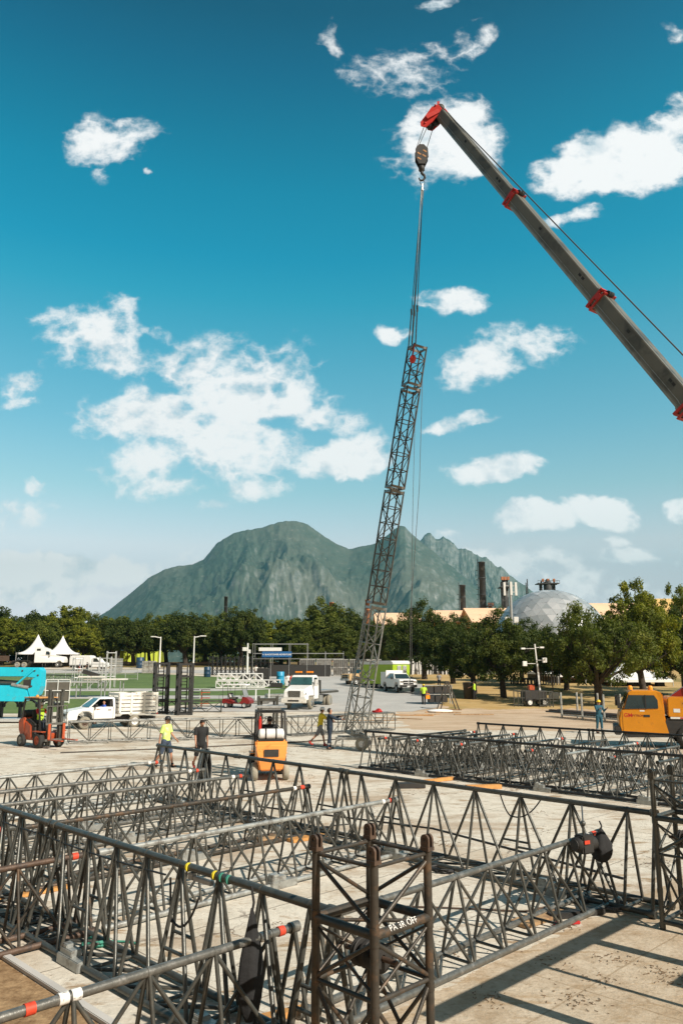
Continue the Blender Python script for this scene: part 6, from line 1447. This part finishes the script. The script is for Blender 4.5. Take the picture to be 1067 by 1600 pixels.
def frame_tent(label, px, py, wpx, ptop, peave, dep=5, back=None):
    g = G(px, py); k = g.y / F; hw = wpx * k / 2; zt = D(px, ptop, g.y + dep).z - g.z; ze = D(px, peave, g.y).z - g.z
    t = thing('party_tent', label, 'tent', g); m = MB()
    m.add([(-hw, 0, ze), (hw, 0, ze), (hw, 2 * dep, ze), (-hw, 2 * dep, ze), (-.3, dep, zt), (.3, dep, zt), (-hw, 0, ze - .3), (hw, 0, ze - .3), (hw, 2 * dep, ze - .3), (-hw, 2 * dep, ze - .3)], [(0, 1, 5, 4), (1, 2, 5), (2, 3, 4, 5), (3, 0, 4), (0, 6, 7, 1), (1, 7, 8, 2), (2, 8, 9, 3), (3, 9, 6, 0)])
    m.build('canopy', 'tent_fabric', t); q = MB()
    for x in (-hw, 0, hw):
        for y in (.05, 2 * dep - .05): q.tube((x * .99, y, 0), (x * .99, y, ze), .06, 8)
    q.build('post', 'aluminium', t)
    if back: q = MB(); q.bb(-hw * .98, 2 * dep - .2, 0, hw * .98, 2 * dep - .1, ze - .3); q.build('back_wall', back, t)
    return t
frame_tent('white party tent behind the tall right tree, above the yellow truck', 1003, 1073, 96, 1035, 1062, 5, 'tent_dark')
frame_tent('long white canopy left of the party tent, half hidden by the low branching tree', 915, 1068, 84, 1046, 1054, 4, 'wall_tan')
frame_tent('small white canopy at the foot of the dome behind the light tower', 866, 1064, 50, 1048, 1050, 3, 'crate_grey')
for i in range(4):
    g = G(975 + i * 22, 1074); t = thing('cloth_rack', ORD[i] + ' dark shrouded table from the left in the shade of the party tent', 'table', g + Vector((0, 2, 0)), 0, 'dark tables under the party tent'); q = MB(); q.extr([(-.5, 0), (.5, 0), (.42, 1.1), (-.42, 1.1)], .4); q.build('cover', 'cloth_black', t, bevel=.05)
# lime fence cloth and the low wall behind the left lawn
def panel_fence(label, x0, x1, yb, yt, Y, m, n, name, cat, th=.06):
    a, b2 = D(x0, yb, Y), D(x1, yb, Y); hh = D(x0, yt, Y).z - gz(Y); L = b2.x - a.x; t = thing(name, label, cat, (a.x, Y, gz(Y))); q = MB(); k = 40; vs = []
    for i in range(k + 1): x = L * i / k; y = .12 * math.sin(i * 1.9) + .08 * math.sin(i * .7); vs += [(x, y, 0), (x, y, hh + .1 * math.sin(i * 1.3)), (x, y + th, 0), (x, y + th, hh + .1 * math.sin(i * 1.3))]
    fs = []
    for i in range(k): o_ = 4 * i; fs += [(o_, o_ + 4, o_ + 5, o_ + 1), (o_ + 2, o_ + 3, o_ + 7, o_ + 6), (o_ + 1, o_ + 5, o_ + 7, o_ + 3)]
    q.add(vs, fs); q.build('panel', m, t); q = MB()
    for i in range(n + 1): q.tube((L * i / n, -.2, 0), (L * i / n, -.2, hh + .15), .07, 6)
    q.build('post', 'steel_dark', t); return t
panel_fence('long lime green fence cloth glowing behind the left trees', 96, 262, 1036, 1016, 186, 'fence_lime', 24, 'cloth_fence', 'fence')
panel_fence('low pinkish wall at the foot of the left trees, below the lime cloth', 190, 440, 1044, 1034.5, 166, 'wall_pink', 1, 'low_wall', 'wall', .4)
panel_fence('rust brown hoarding between the tents and the tanker', 96, 140, 1043, 1035, 168, 'steel_rust', 4, 'hoarding', 'fence')
def lamp(label, px, py, ptop, arm):
    g = G(px, py); hh = D(px, ptop, g.y).z - g.z; t = thing('street_lamp', label, 'street lamp', g); s = g.y / 130
    q = MB(); q.tube((0, 0, 0), (0, 0, hh),   .14 * s, 10, .09 * s); q.tube((0, 0, hh - .2), (arm * 1.1, 0, hh), .09 * s, 6)
    q.build('pole', 'plastic_white', t); q = MB(); q.box((arm * 1.4, 0, hh + .02), (1.0, .4, .18)); q.build('lamp_head', 'plastic_white', t, bevel=.04)
    return t
lamp('taller white street lamp left of the centre, its arm to the right', 302, 1052, 994, 1)
lamp('shorter white street lamp behind the upright towers, its arm to the left', 249.5, 1043, 995, -1)
# ------------------------------------------------------------------ trees
def leaf_mat(name, c1, c2, c3):
    m, t, b = new_mat(name); oi = t.node('ShaderNodeObjectInfo'); tcn = t.node('ShaderNodeTexCoord')
    p = t.vm('ADD', tcn.outputs['Object'], t.comb(t.m('MULTIPLY', oi.outputs['Random'], 50), 0, 0))
    n = t.noise(p, .45, 4, .6); n2 = t.noise(p, 3.0, 3, .6)
    c = t.ramp(t.m('ADD', t.m('MULTIPLY', n, .7), t.m('MULTIPLY', n2, .3)), [(.36, c1), (.5, c2), (.66, c3)])
    c = t.mix(t.m('MULTIPLY', oi.outputs['Random'], .35), c, (*c1, 1))
    t.l.new(c, b.inputs['Base Color']); b.inputs['Roughness'].default_value = .6; b.inputs['Specular IOR Level'].default_value = .25
    tr = t.node('ShaderNodeBsdfTranslucent'); t.l.new(t.mix(1.0, c, (1.3, 1.5, .5), 'MULTIPLY'), tr.inputs[0])
    mx = t.node('ShaderNodeMixShader'); mx.inputs[0].default_value = .30; t.l.new(b.outputs[0], mx.inputs[1]); t.l.new(tr.outputs[0], mx.inputs[2])
    out = [x for x in t.n if x.type == 'OUTPUT_MATERIAL'][0]; t.l.new(mx.outputs[0], out.inputs[0])
leaf_mat('leaf_dark', (.026, .042, .008), (.062, .086, .015), (.14, .15, .024))
leaf_mat('leaf_bright', (.065, .085, .012), (.16, .18, .018), (.31, .29, .025))
leaf_mat('leaf_olive', (.042, .060, .010), (.10, .125, .018), (.20, .205, .032))
def tree_mesh(seed, Ht, Wd, clear, nl, leaves, leafsize, m_leaf, airy=0.0, lean=.05):
    """tapered trunk forking into limbs; the crown is many leaf sized faces round the limb ends"""
    rn = random.Random(seed); t = bpy.data.objects.new('tree', None); C.objects.link(t)
    tr = MB(); r0 = Wd * .030 + .10; fork = clear
    p0 = Vector((0, 0, -.3)); p1 = Vector((rn.uniform(-lean, lean) * Ht, 0, fork)); tr.tube(p0, p0.lerp(p1, .15), r0 * 1.5, 10, r0 * 1.08, caps=False); tr.tube(p0.lerp(p1, .15), p1, r0 * 1.08, 10, r0 * .85, caps=False)
    lobes = []; nl_ = nl
    for i in range(nl_):
        a = 2 * math.pi * (i * .618) + rn.uniform(-.2, .2); f = ((i + .5) / nl_) ** .5
        hgt = rn.random()
        R_ = Wd / 2 * f * .80; zc = clear + (Ht - clear) * (.14 + .74 * (hgt * (1 - .55 * f * f) + .0) )
        c = Vector((p1.x + R_ * math.cos(a), R_ * math.sin(a), zc)); rad = Wd * rn.uniform(.15, .235) * (1 - .2 * f)
        lobes.append((c, rad))
        mid = p1.lerp(c, .5) + Vector((0, 0, -(c.z - p1.z) * .12)); st_ = p1 - Vector((0, 0, rn.uniform(0, .25) * fork))
        if i % 2 == 0 or airy: tr.tube(st_, mid, r0 * .42, 7, r0 * .24, caps=False); tr.tube(mid, c, r0 * .24, 6, r0 * .07, caps=False)
        for k in range(3): e = c + Vector((rn.gauss(0, 1), rn.gauss(0, 1), rn.uniform(-.3, 1))).normalized() * rad * .9; tr.tube(mid.lerp(c, .6), e, r0 * .09, 5, r0 * .03, caps=False)
    lobes.append((Vector((p1.x, 0, Ht - Wd * .17)), Wd * .16))
    trunk = tr.build('trunk', 'bark', t, recalc=False)
    vs = []; fs = []
    tot = sum(r ** 2 for c, r in lobes)
    sub = []
    for (c, r) in lobes:
        for k in range(15 if not airy else 11):
            d = Vector((rn.gauss(0, 1), rn.gauss(0, 1), rn.gauss(.15, .9))).normalized(); sub.append((c + d * r * rn.uniform(.55, 1.05), r * rn.uniform(.20, .42) * (1 - .15 * airy)))
    tot = sum(r ** 2 for c, r in sub)
    for (c, r) in sub:
        for k in range(int(leaves * r * r / tot)):
            d = Vector((rn.gauss(0, 1), rn.gauss(0, 1), rn.gauss(0, .8))).normalized(); p = c + d * r * (rn.random() ** .4) * (1 + .35 * (rn.random() < .12))
            if p.z < clear * .75: continue
            s = leafsize * rn.uniform(.6, 1.25); nrm = (d + Vector((rn.gauss(0, .6), rn.gauss(0, .6), rn.gauss(.35, .6)))).normalized(); x, y = frame(nrm); a = rn.uniform(0, 6.28); x, y = x * math.cos(a) + y * math.sin(a), y * math.cos(a) - x * math.sin(a)
            o = len(vs); x *= s * .62; y *= s; q = nrm * s * .15; vs += [p - y, p + x * .8 + q, p + y, p - x * .8 + q]; fs.append((o, o + 1, o + 2, o + 3))
    me = bpy.data.meshes.new('crown'); me.from_pydata([tuple(v) for v in vs], [], fs); me.materials.append(MATS[m_leaf]); o = bpy.data.objects.new('crown', me); C.objects.link(o); o.parent = t
    t['H'] = Ht; t['Wd'] = Wd
    return t
TP = [tree_mesh(1, 10.5, 11.5, 3.1, 34, 24000, .24, 'leaf_dark'), tree_mesh(2, 10.5, 11, 3.0, 32, 22000, .24, 'leaf_olive'), tree_mesh(3, 12, 10, 3.6, 30, 22000, .24, 'leaf_bright'), tree_mesh(4, 9.0, 10.5, 2.5, 36, 30000, .16, 'leaf_dark', .3), tree_mesh(5, 8.0, 11.0, 2.1, 34, 30000, .14, 'leaf_olive', .8), tree_mesh(6, 13.5, 11.5, 3.2, 30, 24000, .18, 'leaf_bright', 1.0)]
used_t = [False] * 6
def put_tree(kind, px, ptop, Y, label, wpx=None, pybase=None, group=None, rz=None):
    src = TP[kind]; X = D(px, 1000, Y).x; z0 = gz(Y); top = D(px, ptop, Y).z - z0; sz = top / src['H']; sx = (wpx * Y / F / src['Wd']) if wpx else sz
    a = rz if rz is not None else random.uniform(0, 6.28)
    if not used_t[kind]: used_t[kind] = True; r = src; r.location = (X, Y, z0); r.rotation_euler = (0, 0, a)
    else: r = copy_thing(src, (X, Y, z0), a)
    r.scale = (sx, sx, sz); r.name = 'tree'; r['label'] = label; r['category'] = 'tree'
    if group: r['group'] = group
    return r
random.seed(21)
GT = 'trees along the far edge of the park'
put_tree(0, 211, 966, 158, 'lone dark tree with a visible forked trunk beside the dark blue bin on the left', 84, group=GT)
left = [(2, 6, 966, 160, 70), (0, -22, 950, 175, 80), (0, 42, 957, 178, 70), (1, 70, 972, 165, 60), (2, 106, 947, 176, 74), (0, 88, 962, 182, 60), (2, 130, 976, 166, 56), (1, 152, 968, 170, 56), (0, 176, 966, 172, 60), (2, 262, 962, 166, 66), (2, 186, 964, 184, 50), (1, 236, 968, 172, 54), (0, 292, 958, 160, 76), (1, 322, 968, 168, 60), (1, 346, 966, 164, 60), (0, 378, 951, 158, 64), (2, 414, 970, 170, 56), (1, 400, 984, 160, 50), (2, 440, 968, 162, 60), (0, 468, 968, 160, 50), (1, 505, 946, 146, 78), (0, 540, 952, 150, 70), (1, 528, 975, 140, 60), (1, 482, 985, 140, 54), (0, 452, 990, 155, 60), (0, 590, 972, 145, 62), (1, 575, 985, 150, 56)]
names = ['leftmost olive tree at the frame edge', 'tall dark tree cut by the left frame edge', 'dark tree behind the left pointed tent', 'olive tree between the two pointed tents', 'tallest yellow green tree above the right pointed tent', 'dark tree just left of the yellow green one', 'low olive tree right of the right pointed tent', 'olive tree behind the white tanker', 'dark tree left of the lone forked one', 'olive tree behind the shorter street lamp', 'yellow topped tree behind the lone forked one', 'olive tree right of the lone forked one', 'dark tree just left of the taller street lamp', 'olive tree just right of the taller street lamp', 'dark tree under the slim dark chimney', 'tall pointed dark tree right of the slim chimney', 'yellow tinged tree behind the blue banner', 'low olive tree above the white light mast', 'olive tree above the blue banner', 'dark tree left of the square brick chimney', 'tall feathery tree by the square brick chimney', 'dark tree just left of the leaning tower', 'low olive tree above the pale caged boxes', 'low olive tree above the flatbed truck', 'low dark tree behind the banner scaffold', 'dark tree seen right of the leaning tower foot', 'olive tree seen through the leaning tower']
for (k, px, pt, Y, w_), nm in zip(left, names): put_tree(k, px, pt, Y, nm, w_ * 1.22, group=GT)
GR = 'trees on the dry grass at the right'
right = [(3, 662, 949, 110, 104, 'tree rising behind the white crew pickup'), (3, 738, 972, 84, 108, 'dark tree with the bin at its foot'), (3, 783, 963, 78, 118, 'dense dark tree with a bare straight trunk left of the light tower'), (3, 706, 972, 100, 96, 'tree between the pickup tree and the bin tree'), (3, 836, 985, 95, 104, 'dark tree behind the light tower mast'), (4, 930, 953, 70, 172, 'low spreading tree with dark forked limbs right of the light tower'), (3, 880, 990, 88, 104, 'dark tree behind the left side of the spreading tree'), (5, 1000, 898, 78, 130, 'tall airy tree with sky showing through its crown at the right'), (5, 1062, 905, 86, 90, 'second tall airy tree at the right frame edge'), (3, 1068, 962, 80, 112, 'dark leafy tree at the right edge above the yellow truck'), (3, 618, 972, 128, 70, 'dark tree above the lime trailer'), (3, 812, 976, 104, 92, 'dark tree with a slim trunk behind the dense dark one')]
for (k, px, pt, Y, w_, nm) in right: put_tree(k, px, pt, Y, nm, w_, group=GR)
# dark hedge mass behind the trunks
m = MB(); random.seed(4); vs = []; fs = []
for i in range(30000):
    x = random.uniform(-95, 110); y = 190 + random.gauss(0, 2.2) - (28 if x > 8 else 0) - (18 if x > 30 else 0); h_ = 5.2 + 1.2 * math.sin(x * .21) + .7 * math.sin(x * .63)
    if -72 < x < -38 and y > 150: continue
    p = Vector((x, y, gz(y) + random.random() ** .8 * h_)); d = Vector((random.gauss(0, 1), random.gauss(-.5, 1), random.gauss(.3, 1))).normalized(); u_, v_ = frame(d); s = random.uniform(.3, .6); o_ = len(vs); vs += [p - v_ * s, p + u_ * s * .7, p + v_ * s, p - u_ * s * .7]; fs.append((o_, o_ + 1, o_ + 2, o_ + 3))
m.add(vs, fs); o = m.build('undergrowth', 'leaf_dark', recalc=False); o['kind'] = 'stuff'; o['label'] = 'dark undergrowth and hedges behind the tree trunks'; o['category'] = 'undergrowth'
# litter on the yard
m = MB(); random.seed(9)
CL = [UV(random.uniform(4.6, 34), random.uniform(-30, -3)) for _ in range(90)] + [P(x, y) for (x, y) in ((858, 1503), (888, 1556), (914, 1568), (960, 1498), (1045, 1520), (940, 1530), (760, 1560))]
for i in range(3000):
    p = random.choice(CL); g_s = .03 + p.y * .010; p = p + Vector((random.gauss(0, g_s), random.gauss(0, g_s), 0))
    if False: c_ = P(random.uniform(600, 1060), random.uniform(1440, 1640)); p = c_ + Vector((random.gauss(0, .1), random.gauss(0, .1), 0))
    a = random.uniform(0, 6.3); L = random.uniform(.006, .035) * (1 + p.y / 16); w_ = random.uniform(.0015, .0035) * (1 + p.y / 16); m.box((p.x, p.y, .008), (L, w_, .006), (0, random.uniform(-.2, .2), a))
mat('straw', (.17, .105, .055), .95, 0, .4, 5)
o = m.build('debris', 'straw', recalc=False); o['kind'] = 'stuff'; o['label'] = 'straw, twigs and scraps of dirt scattered over the yard'; o['category'] = 'litter'
# ------------------------------------------------------------------ the air between here and the mountains
hm_, ht_, hb_ = new_mat('haze'); ht_.n.remove(hb_)
pv = ht_.node('ShaderNodeVolumePrincipled'); pv.inputs['Color'].default_value = (.20, .64, .74, 1); pv.inputs['Density'].default_value = .00011; pv.inputs['Anisotropy'].default_value = .3
ht_.l.new(pv.outputs[0], [x for x in ht_.n if x.type == 'OUTPUT_MATERIAL'][0].inputs['Volume'])
hz = MB(); hz.bb(-9500, -60, -7, 9500, 7500, 1000); o = hz.build('haze', 'haze'); o['kind'] = 'stuff'; o['label'] = 'thin bluish haze lying between the park and the mountains'; o['category'] = 'haze'
